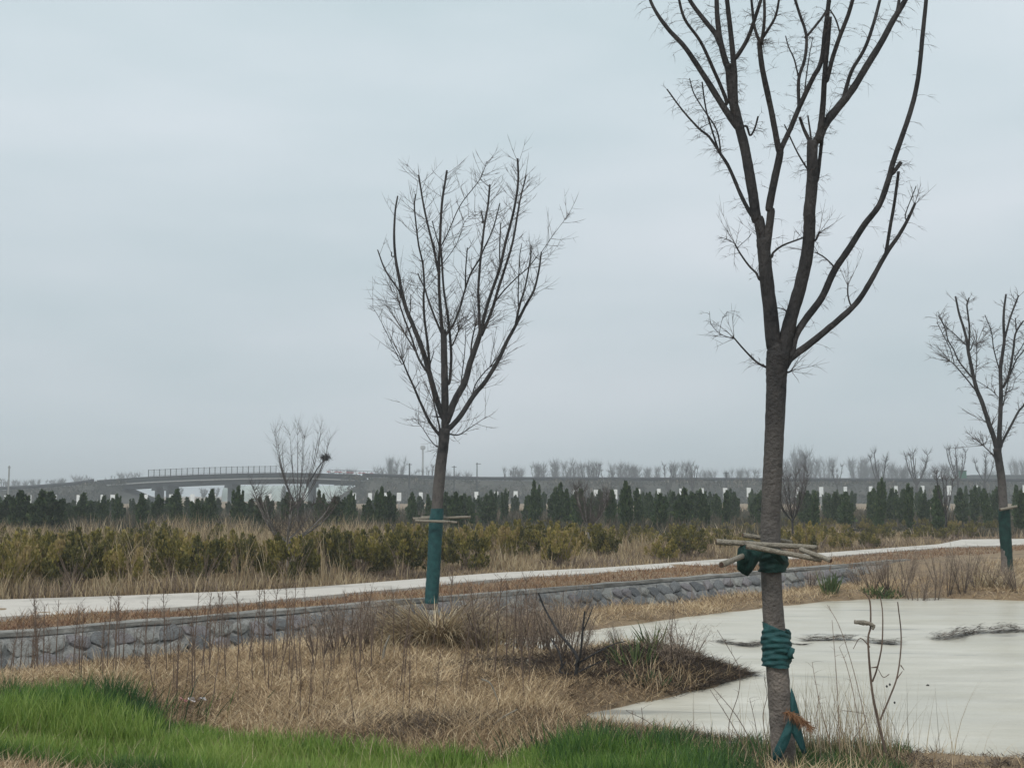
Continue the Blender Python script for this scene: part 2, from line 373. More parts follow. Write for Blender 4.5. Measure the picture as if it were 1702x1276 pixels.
# concrete path
back = [(-900, 1003), (-300, 1001), (0, 996), (215, 989), (430, 980), (520, 975), (600, 969), (700, 961), (830, 951), (1000, 943), (1180, 930), (1372, 918), (1560, 904), (1600, 896), (1702, 895), (2300, 893)]
front = [(-900, 1090), (-300, 1046), (0, 1024), (100, 1020), (215, 1013), (430, 1000), (600, 983), (700, 975), (830, 961), (1000, 951), (1180, 938), (1372, 925), (1570, 909), (1702, 904.5), (2300, 901)]
def dens(pl, z):
    w_ = [gp(x, y, z) for x, y in pl]; w_ = np.array(w_); s_ = np.concatenate(([0], np.cumsum(np.linalg.norm(np.diff(w_, axis=0), axis=1)))); s_ /= s_[-1]
    q_ = np.linspace(0, 1, 120); return np.stack([np.interp(q_, s_, w_[:, k]) for k in range(3)], 1)
PZ = .05
bk, fr = dens(back, PZ), dens(front, PZ)
fr[:, 0] += .05 * vnoise(fr[:, 0], fr[:, 1], .8, 5); fr[:, 1] += .05 * vnoise(fr[:, 0], fr[:, 1], .5, 6)
lowf = fr.copy(); lowf[:, 2] = -.12; lowb = bk.copy(); lowb[:, 2] = -.12
V = np.concatenate((lowf, fr, bk, lowb)); k = np.arange(119)
obj('path', npmesh('path', V, np.concatenate([np.stack((k + a, k + 1 + a, k + 1 + a + 120, k + a + 120), 1) for a in (0, 120, 240)]), M['concrete']), kind='structure')
PATH = [tuple(p[:2]) for p in fr] + [tuple(p[:2]) for p in bk[::-1]]

# ------------------------------------------------------------------ stone revetment of the ditch
rev = empty('stone_revetment', (P0[0], P0[1], 0), label='grey rubble stone ditch wall with pale concrete coping beside the path', cat='retaining wall')
def rp(u, v, z): return (u * DL[0] + v * DN[0], u * DL[1] + v * DN[1], z)
b = B(); us = np.arange(-22, 25, .5)
prof = [(.14, -.1), (.14, .055), (-.06, .05), (-.07, -.01)]
V = np.array([rp(u, v + .012 * random.uniform(-1, 1), z_ + .012 * random.uniform(-1, 1)) for u in us for v, z_ in prof]); nn = 4; k = np.arange(len(us) - 1)
b.add(V, np.concatenate([np.stack((k*nn+j, (k+1)*nn+j, (k+1)*nn+j+1, k*nn+j+1), 1) for j in range(3)]))
obj('coping', b.mesh('coping', M['coping']), rev)
b = B(); prof = [(-.02, -.0), (-.08, -.04), (-.90, -.96), (-.90, -1.1)]
V = np.array([rp(u, v, z_) for u in us for v, z_ in prof])
b.add(V, np.concatenate([np.stack((k*nn+j, (k+1)*nn+j, (k+1)*nn+j+1, k*nn+j+1), 1) for j in range(3)]))
obj('mortar_bed', b.mesh('mortar_bed', M['mortar']), rev)
stone_me = []
for s_ in range(12):
    n_ = 7; a = np.sort(np.arange(n_) * 2 * math.pi / n_ + rng.uniform(-.25, .25, n_)); rr = rng.uniform(.66, 1.14, n_)
    lo = np.stack((np.cos(a) * rr, np.sin(a) * rr * .95, np.full(n_, -.25)), 1); mid = lo * (1, 1, 0) * .98 + (0, 0, .25); hi = lo * (1, 1, 0) * .70 + np.stack((np.zeros(n_), np.zeros(n_), rng.uniform(.34, .5, n_)), 1)
    V = np.concatenate((lo, mid, hi, [[0, 0, .6]])); k = np.arange(n_); kk = (k + 1) % n_
    stone_me.append(npmesh('stone', V, [np.concatenate([np.stack((k+o, kk+o, kk+o+n_, k+o+n_), 1) for o in (0, n_)]), np.stack((k+2*n_, kk+2*n_, np.full(n_, 3*n_)), 1)], M['stones'][s_ % 4], smooth=False))
cnt = 0
tilt = math.atan2(.8, .78)
for row in range(3):
    u = -2.2 + .17 * (row % 2)
    while u < 24 and cnt < 300:
        sw = random.uniform(.13, .21)
        u += sw
        s_ = .17 + .235 * row + random.uniform(-.03, .03)
        q = rp(u, -.08 - s_ * .665, -.04 - s_ * .747 + .02)
        o = obj('stone', random.choice(stone_me), rev, q)
        Rm = Matrix(((DL[0], DN[0], 0), (DL[1], DN[1], 0), (0, 0, 1))) @ Matrix.Rotation(tilt, 3, 'X') @ Matrix.Rotation(random.uniform(-.5, .5), 3, 'Z')
        o.matrix_local = Matrix.Translation(q) @ Rm.to_4x4() @ Matrix.Diagonal((sw * 1.12, random.uniform(.125, .155), random.uniform(.05, .19), 1))
        u += sw; cnt += 1

# ------------------------------------------------------------------ far: embankment and bridge
DB = 250.0
def fx(x, D=DB): return (x - CX) / F * D
def fz(y, D=DB): return H + (HOR - y) / F * D
top_px = [(-700, 826), (-300, 820), (0, 812), (60, 809), (125, 804), (163, 798), (250, 792), (330, 788.5), (400, 786.5), (470, 785.5), (520, 786), (560, 787.5), (620, 790), (700, 793), (800, 795.5), (1000, 796), (1200, 797), (1702, 798.5), (2400, 801)]
TX = np.array([fx(x) for x, _ in top_px]); TZ = np.array([fz(y) for _, y in top_px])
def road_z(X): return np.interp(X, TX, TZ)
def embank(x0, x1, ends, tag_label):
    xs = np.arange(x0, x1, 1.2); V = []
    for i_, x in enumerate(xs):
        z_ = float(road_z(x)) - .35
        s_ = 1.0
        if ends == 'R': s_ = min(1, (x1 - x) / 11.0)
        if ends == 'L': s_ = min(1, (x - x0) / 9.0)
        zt = max(.02, z_ * s_)
        for yy, zz in ((-2.0 * z_, -.15), (-1.3 * z_, zt * .33), (-.7 * z_, zt * .68), (0, zt), (11, zt), (11 + 2 * z_, -.15)):
            V.append((x, DB + yy + random.uniform(-.3, .3), zz + (random.uniform(-.12, .12) if 0 < zz < zt else 0)))
    V = np.array(V); nn = 6; k = np.arange(len(xs) - 1)
    me = npmesh('embankment', V, np.concatenate([np.stack((k*nn+j, (k+1)*nn+j, (k+1)*nn+j+1, k*nn+j+1), 1) for j in range(5)]), M['bank'], smooth=True)
    obj('embankment', me, kind='structure')
embank(fx(-600), fx(255), 'R', '')
embank(fx(545), fx(2400), 'L', '')

n_ = 42000; X = rng.uniform(fx(-200), fx(1900), n_); q_ = rng.random(n_); zr = road_z(X) - .35
k_ = (X < fx(215)) | (X > fx(570)); X, q_, zr = X[k_], q_[k_], zr[k_]; n_ = len(X); pz = vnoise(X, q_ * 12, 6, 81) + .6 * vnoise(X, q_ * 12, 2, 82)
b = B(); blades(b, np.stack((X, DB - 2.0 * zr * (1 - q_), zr * q_ - .05), 1), rng.uniform(.2, 1.1, n_) * np.clip(.6 + .5 * pz, .15, 1.3), .30, rng.uniform(0, .7, n_), rng.uniform(-.2, .6, n_), rng.uniform(0, 6.28, n_), np.clip(rng.normal(.45 + .22 * pz, .22, n_), 0, 1), segs=2)
M['bank_scrub'] = material('bank_scrub', None, None, attr=True, stops=[(0, (.018, .024, .018)), (.55, (.050, .052, .038)), (.85, (.13, .11, .08)), (1, (.26, .23, .18))])
obj('bank_scrub', b.mesh('bank_scrub', M['bank_scrub']), kind='stuff', label='low dark scrub and dead grass on the embankment slope')
br = empty('road_bridge', (fx(390), DB, 0), label='long grey concrete road bridge with fence on top beyond the conifers', cat='bridge')
def loc(x, y, z_): return (x - fx(390), y, z_)
xs = np.linspace(fx(163), fx(600), 60)
def sweep(prof, mat, name, xs, parent=br):
    b = B(); nn = len(prof); V = np.array([loc(x, yy, float(road_z(x)) + zz) for x in xs for yy, zz in prof]); k = np.arange(len(xs) - 1)
    b.add(V, np.concatenate([np.stack((k*nn+j, (k+1)*nn+j, (k+1)*nn+(j+1) % nn, k*nn+(j+1) % nn), 1) for j in range(nn)]))
    b.add(V[:nn], np.array([list(range(nn))])); b.add(V[-nn:], np.array([list(range(nn))[::-1]]))
    return obj(name, b.mesh(name, mat), parent)
sweep([(.2, -1.0), (.0, -1.0), (.0, 0), (.2, 0)], M['bridge_dark'], 'parapet', xs)
sweep([(11, -1.0), (10.8, -1.0), (10.8, -.05), (11, -.05)], M['bridge_dark'], 'parapet', xs)
sweep([(-.25, -1.25), (-.25, -1.02), (11.2, -1.02), (11.2, -1.25)], M['post'], 'deck_slab', xs)
sweep([(.6, -2.15), (.6, -1.27), (10.4, -1.27), (10.4, -2.15)], M['bridge'], 'girder', xs)
for x, wpx in ((258, 6), (277, 7), (381, 10), (515, 9)):
    X = fx(x); zt = float(road_z(X)) - 2.17; b = B()
    b.box((0, 4.0, (zt - .7) / 2 - .2), (wpx * DB / F * .85, 4.5, zt - .7 + .4)); b.box((0, 4.0, zt - .35), (wpx * DB / F * 1.15, 8.5, .7))
    obj('pier', b.mesh('pier', M['bridge']), br, loc(X, 0, 0))
b = B(); X = fx(168); b.box((0, 5, 1.9), (1.6, 11, 3.9)); obj('abutment', b.mesh('abutment', M['bridge']), br, loc(X, 0, 0))
# fence on the bridge
fe = empty('safety_fence', (fx(354), DB, 0), label='tall thin mesh fence standing along the top of the bridge', cat='fence')
pm = B(); pm.box((0, .1, .62), (.12, .12, 1.5)); pme = pm.mesh('fence_post', M['rail'])
for x in np.arange(248, 462, 9.2):
    X = fx(x); obj('fence_post', pme, fe, (X - fx(354), .0, float(road_z(X)) + .05))
b = B(); xx = np.linspace(fx(248), fx(460), 40)
for dz in (.15, 1.32):
    b.tube([(x - fx(354), .1, float(road_z(x)) + dz) for x in xx], [.03] * 40, 4)
for x in np.arange(248, 460, 1.5):
    X = fx(x); b.box((X - fx(354), .1, float(road_z(X)) + .73), (.022, .022, 1.2))
obj('fence_mesh', b.mesh('fence_mesh', M['rail']), fe)
# guard rails along embankment
for (x0, x1, lab) in ((-500, 158, 'thin dark guard rail on the low embankment left of the bridge'), (603, 2400, 'long dark guard rail along the embankment right of the bridge')):
    g = empty('guard_rail', (fx(x0), DB, 0), label=lab, cat='guard rail')
    xx = np.arange(fx(x0), fx(x1), 4.0); b = B()
    b.tube([(x - fx(x0), .2, float(road_z(x)) + .0) for x in xx], [.38] * len(xx), 5); obj('rail', b.mesh('rail', M['rail']), g)
    b = B()
    for x in xx: b.box((x - fx(x0), .25, float(road_z(x)) - .35), (.14, .14, .8))
    obj('rail_posts', b.mesh('rail_posts', M['rail']), g, kind='stuff')
# works barrier, red and white, on the bridge
g = empty('works_barrier', (fx(580), DB, 0), label='low red and white barrier rail on the right end of the bridge', cat='barrier')
for i_, x in enumerate(np.arange(546, 624, 6.5)):
    X = fx(x); b = B(); b.box((0, .6, .35), (.7, .12, .16)); obj('rail_board', b.mesh('rail_board', M['red'] if i_ % 3 != 1 else M['white']), g, (X - fx(580), 0, float(road_z(X)) + .05))
    b = B(); b.box((0, .7, .3), (.08, .08, .8)); obj('barrier_post', b.mesh('barrier_post', M['rail']), g, (X - fx(580), 0, float(road_z(X))))
b = B(); b.tube([(fx(x) - fx(580), .7, float(road_z(fx(x))) + .78) for x in (546, 570, 590, 610, 624)], [.04] * 5, 4); obj('top_rail', b.mesh('top_rail', M['rail']), g)

# green sign board on the embankment
g = empty('road_sign', (fx(1607), DB + 3, fz(799)), label='small green road sign board on the embankment left of the right tree', cat='sign')
b = B(); b.box((0, 0, 1.3), (1.55, .1, 1.5)); obj('sign_board', b.mesh('sign_board', M['sign']), g)
b = B(); b.box((0, -.06, 2.08), (1.65, .14, .16)); b.box((0, -.06, .52), (1.65, .14, .1)); b.box((-.42, -.06, 1.3), (.05, .06, 1.4)); b.box((.3, -.06, 1.3), (.05, .06, 1.4)); obj('sign_frame', b.mesh('sign_frame', M['rail']), g)
for s_ in (-.6, .6):
    b = B(); b.box((s_, .1, 0), (.1, .1, 1.4)); obj('post', b.mesh('post', M['post']), g)

# far shed right edge
g = empty('distant_building', (fx(1690, 330), 330, 0), label='low flat grey building far off at the right edge beyond the embankment', cat='building')
b = B(); b.box((2, 0, 3.1), (30, 9, 6.2)); obj('wall', b.mesh('wall', M['post']), g)
b = B(); b.box((2, 0, 6.5), (31, 10, .9)); obj('roof', b.mesh('roof', M['bridge']), g)
for i_ in range(8):
    b = B(); b.box((-10.5 + i_ * 3.6, -4.53, 3.6), (1.6, .08, 1.6)); obj('window', b.mesh('window', M['rail']), g)
# polytunnels under the bridge
for i_, (x, lab) in enumerate(((425, 'pale polytunnel greenhouse seen under the bridge, left of the two'), (530, 'pale polytunnel greenhouse seen under the bridge, right of the two'))):
    g = empty('greenhouse', (fx(x, 330), 330 + i_ * 3, 0), label=lab, cat='greenhouse', group='polytunnels beyond the bridge')
    b = B(); a = np.linspace(0, math.pi, 9)
    W_ = 15.5; V = np.array([(x_, -math.cos(q_) * 4.5, math.sin(q_) * 4.2) for x_ in (-W_ / 2, W_ / 2) for q_ in a]); k = np.arange(8)
    b.add(V, [np.stack((k, k + 1, k + 10, k + 9), 1), np.array([list(range(9)), list(range(17, 8, -1))])])
    obj('film_cover', b.mesh('film_cover', M['plastic'], True), g)
    for x_ in np.linspace(-W_ / 2, W_ / 2, 7):
        b = B(); b.tube([(x_, -math.cos(q_) * 4.56, math.sin(q_) * 4.26) for q_ in a], [.05] * 9, 4); obj('hoop', b.mesh('hoop', M['post']), g)

# distant mast
g = empty('distant_mast', (fx(703, 560), 560, 0), label='faint tall mast with a round head far behind the middle tree', cat='mast')
b = B(); b.tube([(0, 0, 0), (0, 0, 22.5)], [.55, .40], 8); obj('shaft', b.mesh('shaft', M['post']), g)
b = B(); b.tube([(0, 0, 22.0), (0, 0, 22.4), (0, 0, 23.6), (0, 0, 24)], [.5, 1.2, 1.2, .6], 10); obj('head', b.mesh('head', M['post']), g)
# poles
for x, yt, yb, D, wd, lab in ((17, 774, 812, 170, .22, 'slim grey pole rising above the conifers at the far left'), (681, 770, 792, 245, .30, 'short dark pole on the embankment left of the middle tree'),
                       (755, 774, 795, 245, .20, 'short thin pole just right of the middle tree trunk'), (793, 769, 795, 245, .22, 'dark pole with arm on the embankment right of the middle tree'), (1206, 784, 797, 245, .22, 'stubby pole on the embankment left of the big tree')):
    zt = fz(yt, D); zb = 0 if D < 200 else max(0, float(road_z(fx(x, D))) - 2.5)
    g = empty('utility_pole', (fx(x, D), D, 0), label=lab, cat='pole', group='poles beyond the conifers')
    b = B(); b.tube([(0, 0, zb), (0, 0, zt)], [wd * .6, wd * .45], 7); obj('pole_shaft', b.mesh('pole_shaft', M['post'] if x == 17 else M['rail']), g)
    b = B(); b.box((.25 if x == 793 else 0, 0, zt - .25), (1.0 if x != 17 else .35, .1, .1)); obj('cross_arm', b.mesh('cross_arm', M['rail']), g)

# white boards along the far road
ordw = ['first', 'second', 'third', 'fourth', 'fifth', 'sixth', 'seventh', 'eighth', 'ninth', 'tenth', 'eleventh', 'twelfth', 'thirteenth', 'fourteenth', 'fifteenth', 'sixteenth', 'seventeenth', 'eighteenth', 'nineteenth', 'twentieth']
LM = [(0, 'left picture edge'), (478, 'propped forked tree'), (722, 'middle wrapped trunk'), (983, 'small pale sapling'), (1285, 'big wrapped trunk'), (1668, 'right wrapped trunk')]
def ordinal_labels(items, what, near='the', extra=''):
    """items: (screen x, object); label = what + nth left/right of nearest landmark"""
    items = sorted(items, key=lambda a: a[0])
    buckets = {}
    for x, o in items:
        if x < -5 or x > 1707:
            side = 'left' if x < 0 else 'right'; buckets.setdefault(('out', side), []).append((abs(x - 850), o)); continue
        lx, ln = min(LM, key=lambda q_: abs(q_[0] - x))
        buckets.setdefault((ln, 'left' if x < lx else 'right'), []).append((abs(x - lx), o))
    for (ln, sd_), lst in buckets.items():
        lst.sort(key=lambda a: a[0])
        for i_, (_, o) in enumerate(lst):
            nth = ordw[i_] if i_ < 20 else 'twenty-' + ordw[i_ - 20] if i_ < 29 else str(i_ + 1) + 'th'
            o['label'] = f'{what}, {nth} {sd_} of the {ln}{extra}' if ln != 'out' else f'{what}, {nth} beyond the {sd_} picture edge'
wb = B(); wb.box((0, 0, -.55), (1, .06, 1.1)); wbme = wb.mesh('board', M['white'])
pb = B(); pb.box((0, .08, -.5), (.1, .1, 1.0)); pbme = pb.mesh('post', M['post'])
wx = [13, 52, 94, 134, 173, 190, 245, 287, 322, 357, 450, 506, 590, 616, 642, 664, 700, 792, 825, 857, 955, 990, 1022, 1060, 1094, 1131, 1165, 1204, 1243, 1323, 1363, 1403, 1445, 1487, 1531, 1575, 1620, 1662, 1700]
items = []
for x in wx:
    D = float(np.interp(x, [0, 600, 1100, 1620], [118, 150, 125, 105])); yt = float(np.interp(x, [0, 616, 825, 1094, 1531, 1700], [823, 819, 816.5, 812, 807, 806]))
    zt = fz(yt, D); g = empty('roadside_board', (fx(x, D), D, zt), cat='marker board', group='white boards along the far road')
    o = obj('board', wbme, g); o.scale = (random.uniform(5.5, 7.5) * D / F, 1, random.uniform(.75, 1.0)); o = obj('post', pbme, g); o.scale = (1, 1, zt / 1.0)
    items.append((x, g))
ordinal_labels(items, 'white upright board behind the conifers')

# ------------------------------------------------------------------ procedural bare trees
def bare_tree(seed, hgt, trunk_h, nl, spread, r0, pollard=True, tw=120, twl=.9, bark='farbark', twr=.012, upr=1.0, tipf=.45):
    R = random.Random(seed); g = empty('bare_tree')
    b = B(); b.tube([(0, 0, -.1), (R.uniform(-.1, .1), 0, trunk_h * .5), (0, 0, trunk_h)], [r0 * 1.15, r0, r0 * .9], 7, sub=2)
    obj('trunk', b.mesh('trunk', M[bark]), g)
    bt = B()
    for i_ in range(nl):
        bb = B()
        a = 2 * math.pi * i_ / nl + R.uniform(-.4, .4); s_ = spread * R.uniform(.45, 1.0); hh = hgt * R.uniform(.72, .92)
        st = trunk_h * R.uniform(.85, 1.0)
        p = [(0, 0, st), (math.cos(a) * s_ * .45, math.sin(a) * s_ * .45, st + (hh - st) * .3), (math.cos(a) * s_ * .8, math.sin(a) * s_ * .8, st + (hh - st) * .65), (math.cos(a) * s_, math.sin(a) * s_, hh)]
        rr = [r0 * .55, r0 * .42, r0 * .36, r0 * (.28 if pollard else .1)]
        bb.tube(p, rr, 5, sub=3)
        pp, rrr = smooth_line(np.array(p), np.array(rr), 6)
        if R.random() < .7:
            j = R.randint(5, 10); a2 = a + R.uniform(-1, 1); q_ = pp[j]
            bb.tube([q_, q_ + np.array((math.cos(a2) * s_ * .25, math.sin(a2) * s_ * .25, (hh - q_[2]) * .4)), q_ + np.array((math.cos(a2) * s_ * .35, math.sin(a2) * s_ * .35, (hh - q_[2]) * .75))], [r0 * .3, r0 * .24, r0 * .16], 5, sub=2)
        obj('branch', bb.mesh('branch', M[bark]), g)
        n_ = tw // nl; j = rng.integers(3, len(pp), n_); tip = rng.random(n_) < tipf; j[tip] = len(pp) - 1
        th = rng.uniform(0, 2 * math.pi, n_); d = np.stack((np.cos(th), np.sin(th), rng.uniform(.5, 2.2, n_) * upr), 1)
        L_ = twl * rng.uniform(.4, 1.1, n_)
        twigs(bt, pp[j], d, L_, twr, np.stack((np.zeros(n_), np.zeros(n_), np.full(n_, .25)), 1), K=3)
        s2 = pp[j] + d / np.linalg.norm(d, axis=1)[:, None] * (L_ * .5)[:, None]
        th = rng.uniform(0, 2 * math.pi, n_); d2 = d + np.stack((np.cos(th), np.sin(th), np.zeros(n_)), 1) * .9
        twigs(bt, s2, d2, L_ * .5, twr * .7, np.zeros((n_, 3)), K=3)
    obj('twigs', bt.mesh('twigs', M['twig'] if bark != 'farbark' else M['farbark']), g, kind='stuff')
    return g
def put(g, X, Y, z_=0, s_=1, rz=0, sx=1):
    g.location = (X, Y, z_); g.scale = (s_ * sx, s_ * sx, s_); g.rotation_euler = (0, 0, rz); return g

poll = [bare_tree(20 + i_, 9, 3.2 + .3 * i_, 4 + i_ % 3, 1.9, .20, tw=110, twl=1.2, twr=.028) for i_ in range(4)]
used = set()
def place(vari, X, Y, h, rz, sx, labels, pos=None):
    g = vari if vari.name not in used else copy_tree(vari)
    used.add(vari.name); used.add(g.name)
    put(g, X, Y, 0, h, rz, sx); g['category'] = 'tree'
    for k_, v_ in labels.items(): g[k_] = v_
    return g
plist = [(1110, 766, 205), (1150, 767, 205), (1332, 752, 190), (1390, 762, 195), (1462, 742, 185), (1521, 738, 180), (1590, 736, 175), (1634, 742, 178), (1572, 768, 200), (842, 772, 300), (860, 774, 320), (890, 766, 300), (950, 765, 310), (972, 766, 290), (988, 767, 290), (1010, 772, 300), (660, 768, 320), (697, 774, 300), (715, 770, 310), (185, 785, 330), (152, 788, 330), (84, 794, 320), (5, 794, 320)]
items = []
for i_, (x, yt, D) in enumerate(plist):
    hh = fz(yt, D); g = place(poll[i_ % 4], fx(x, D), D, hh / 9.3, random.uniform(0, 6), random.uniform(.7, 1.1) * 9.3 / hh * min(1, hh / 9), dict(group='bare trees along the embankment'))
    items.append((x, g))
ordinal_labels(items, 'bare lopped tree rising above the embankment')
# fuzzy far woodland trees (haze-softened)
fuzz = [bare_tree(40 + i_, 11, 1.5, 7, 4.2, .22, pollard=False, tw=560, twl=2.6, twr=.045, upr=1.1, tipf=.08) for i_ in range(4)]
items = []
fl = [(800, 757), (820, 762), (835, 768), (875, 771), (905, 773), (930, 769), (985, 766), (1030, 772), (1045, 774), (1130, 772), (1175, 780), (1215, 782), (1240, 781), (1310, 768), (1330, 744), (1345, 765), (1372, 764), (1425, 766), (1440, 768), (1452, 772), (1470, 770), (1490, 778), (1505, 776), (1545, 776), (640, 778), (655, 766), (770, 784), (735, 780), (100, 797), (60, 799), (40, 798), (135, 792), (215, 787), (1580, 776), (1690, 762), (1650, 780), (1060, 779), (1085, 780), (860, 777), (960, 772), (570, 782), (20, 800), (300, 810), (340, 812), (360, 811)]
for i_, (x, yt) in enumerate(fl):
    D = random.uniform(360, 480); hh = fz(yt, D) ; g = place(fuzz[i_ % 4], fx(x, D), D, hh / 11, random.uniform(0, 6), random.uniform(.75, 1.15) * (11 / hh) * min(1.1, hh / 9), dict(group='hazy far trees'))
    g.name = 'hazy_tree'; items.append((x, g))
ordinal_labels(items, 'pale hazy bushy tree far beyond the embankment')

# ------------------------------------------------------------------ conifers
def conifer_mesh(seed, hgt, rad, n=2600):
    r_ = np.random.default_rng(seed); b = B()
    spires = [(0, 0, 1.0)] + [(math.cos(a) * rad * .75, math.sin(a) * rad * .75, r_.uniform(.55, .95)) for a in r_.uniform(0, 6.28, 4)]
    base, d, L_ = [], [], []
    for k_, (sx, sy, sh) in enumerate(spires):
        m_ = int(n * (.4 if k_ == 0 else .15)); z_ = r_.random(m_) ** .85
        rr = rad * (1.0 if k_ == 0 else .6) * np.minimum(.95, np.clip(1 - z_, 0, 1) ** .85 * 1.35) * np.minimum(1, .55 + 1.8 * z_) * (1 + .25 * np.sin(z_ * 19 + k_ * 2 + seed))
        a = r_.uniform(0, 6.28, m_); q_ = rr * r_.uniform(.45, 1.0, m_)
        base.append(np.stack((sx * (.15 + 1.0 * z_) + np.cos(a) * q_, sy * (.15 + 1.0 * z_) + np.sin(a) * q_, .1 + z_ * sh * hgt * .93 * (1 + .04 * np.sin(a * 3))), 1))
        d.append(np.stack((np.cos(a) * .55, np.sin(a) * .55, r_.uniform(.7, 1.6, m_)), 1)); L_.append(r_.uniform(.05, .19, m_))
    base = np.concatenate(base); d = np.concatenate(d); L_ = np.concatenate(L_); m_ = len(base)
    d += r_.normal(size=d.shape) * .2; d /= np.linalg.norm(d, axis=1)[:, None]
    s_ = np.cross(d, r_.normal(size=d.shape)); s_ /= np.linalg.norm(s_, axis=1)[:, None]
    W_ = L_ * r_.uniform(.22, .42, m_)
    V = np.stack((base, base + d * (L_ * .45)[:, None] + s_ * W_[:, None], base + d * L_[:, None], base + d * (L_ * .4)[:, None] - s_ * W_[:, None]), 1).reshape(-1, 3)
    i0 = np.arange(m_) * 4
    tt = np.repeat(np.clip(r_.normal(.45, .24, m_), 0, 1), 4)
    return npmesh('foliage', V, np.stack((i0, i0 + 1, i0 + 2, i0 + 3), 1), M['conifer'], tt), base
def conifer(seed, rad):
    g = empty('conifer'); me, _ = conifer_mesh(seed, 1.9, rad); obj('foliage', me, g)
    b = B(); b.tube([(0, 0, -.1), (0, 0, .6), (0.02, 0, 1.5)], [.05, .04, .02], 5); obj('trunk', b.mesh('trunk', M['bark']), g)
    return g
con = [conifer(100 + i_, (.27, .34, .40, .30, .37, .24)[i_ % 6]) for i_ in range(10)]
front_x = [-30, 12, 38, 72, 92, 142, 170, 200, 240, 262, 296, 330, 352, 396, 437, 480, 536, 556, 583, 612, 633, 652, 690, 760, 785, 888, 925, 943, 962, 1012, 1040, 1062, 1092, 1132, 1170, 1205, 1258, 1350, 1402, 1457, 1508, 1556, 1640, 1690]
spec_top = {888: 799, 1457: 797, 396: 809, 925: 803, 72: 815, 1508: 806, 1040: 801, 200: 822, 170: 824, 142: 820, 1170: 824, 1350: 818, 1402: 818}
def conrow(xs, D0, D1, row, tops):
    its = []
    for i_, x in enumerate(xs):
        if row != 'front' and random.random() < .15: continue
        D = random.uniform(D0, D1); yt = spec_top.get(x, None) if tops is None else None
        if yt is None: o_ = float(np.interp(x, [0, 500, 900, 1700], [6, 5, 0, -4] if row == 'front' else [17, 13, 3, -3])); yt = o_ + random.uniform(*(tops or (807, 825)))
        hh = fz(yt, D); v_ = con[random.randrange(10)]
        g = v_ if v_.name not in used else copy_tree(v_); used.add(v_.name); used.add(g.name)
        s_ = hh / 1.95; put(g, fx(x, D), D, 0, s_, random.uniform(0, 6.28), random.uniform(.7, 1.25) / s_ * (1.25 if x < 110 and tops is None else 1))
        g.rotation_euler = (random.uniform(-.09, .09), random.uniform(-.09, .09), g.rotation_euler[2]); g['category'] = 'conifer'; g['group'] = 'dark conifers in rows'; its.append((x, g))
    ordinal_labels(its, f'dark green conifer of the {row} row')
conrow(front_x, 54, 64, 'front', None)
xs2 = [x for x in np.arange(-80, 1790, 22) + rng.uniform(-9, 9, 85)]
conrow(xs2, 68, 78, 'middle', (809, 823))
xs3 = [x for x in np.arange(-80, 1790, 23) + rng.uniform(-9, 9, 82)]
conrow(xs3, 88, 104, 'back', (811, 821))

# ------------------------------------------------------------------ golden shrubs
def shrub_mesh(seed, n=2600):
    r_ = np.random.default_rng(seed)
    nc = 22; ca = r_.uniform(0, 6.28, nc); cr_ = .42 * np.sqrt(r_.random(nc)); c = np.stack((np.cos(ca) * cr_, np.sin(ca) * cr_, r_.uniform(.08, .72, nc) * (1.05 - cr_)), 1)
    k_ = r_.integers(0, nc, n); z_ = r_.random(n); a = r_.uniform(0, 6.28, n); rr = .11 * np.sqrt(r_.random(n)) * (1.15 - z_)
    base = c[k_] + np.stack((np.cos(a) * rr + c[k_, 0] * z_ * .35, np.sin(a) * rr + c[k_, 1] * z_ * .35, z_ * .30), 1); base[:, 2] = np.clip(base[:, 2], .02, 2)
    d = np.stack((np.cos(a) * .5, np.sin(a) * .5, r_.uniform(.6, 2.2, n)), 1); d /= np.linalg.norm(d, axis=1)[:, None]; L_ = r_.uniform(.035, .10, n)
    s_ = np.cross(d, r_.normal(size=d.shape)); s_ /= np.linalg.norm(s_, axis=1)[:, None]; W_ = L_ * .26
    V = np.stack((base, base + d * (L_ * .5)[:, None] + s_ * W_[:, None], base + d * L_[:, None], base + d * (L_ * .5)[:, None] - s_ * W_[:, None]), 1).reshape(-1, 3)
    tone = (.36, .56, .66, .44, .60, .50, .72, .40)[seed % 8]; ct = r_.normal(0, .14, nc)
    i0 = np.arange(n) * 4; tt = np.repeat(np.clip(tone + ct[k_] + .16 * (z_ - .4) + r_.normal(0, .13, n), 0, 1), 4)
    return npmesh('leaves', V, np.stack((i0, i0+1, i0+2, i0+3), 1), M['gold'], tt)
def shrub(seed):
    g = empty('golden_shrub'); obj('leaves', shrub_mesh(seed), g); bt = B(); n_ = 26; th = rng.uniform(0, 6.28, n_)
    twigs(bt, np.stack((rng.normal(0, .05, n_), rng.normal(0, .05, n_), np.full(n_, -.03)), 1), np.stack((np.cos(th) * .5, np.sin(th) * .5, rng.uniform(.6, 1.4, n_)), 1), rng.uniform(.5, .9, n_), .012, np.zeros((n_, 3)))
    obj('stems', bt.mesh('stems', M['shrub_twig']), g, kind='stuff'); return g
shr = [shrub(200 + i_) for i_ in range(8)]
its = {}
def pathback(x): return np.interp(x, [a[0] for a in back], [a[1] for a in back])
yrows = [(0, 8, 46), (1, 24, 52), (2, 44, 50)]
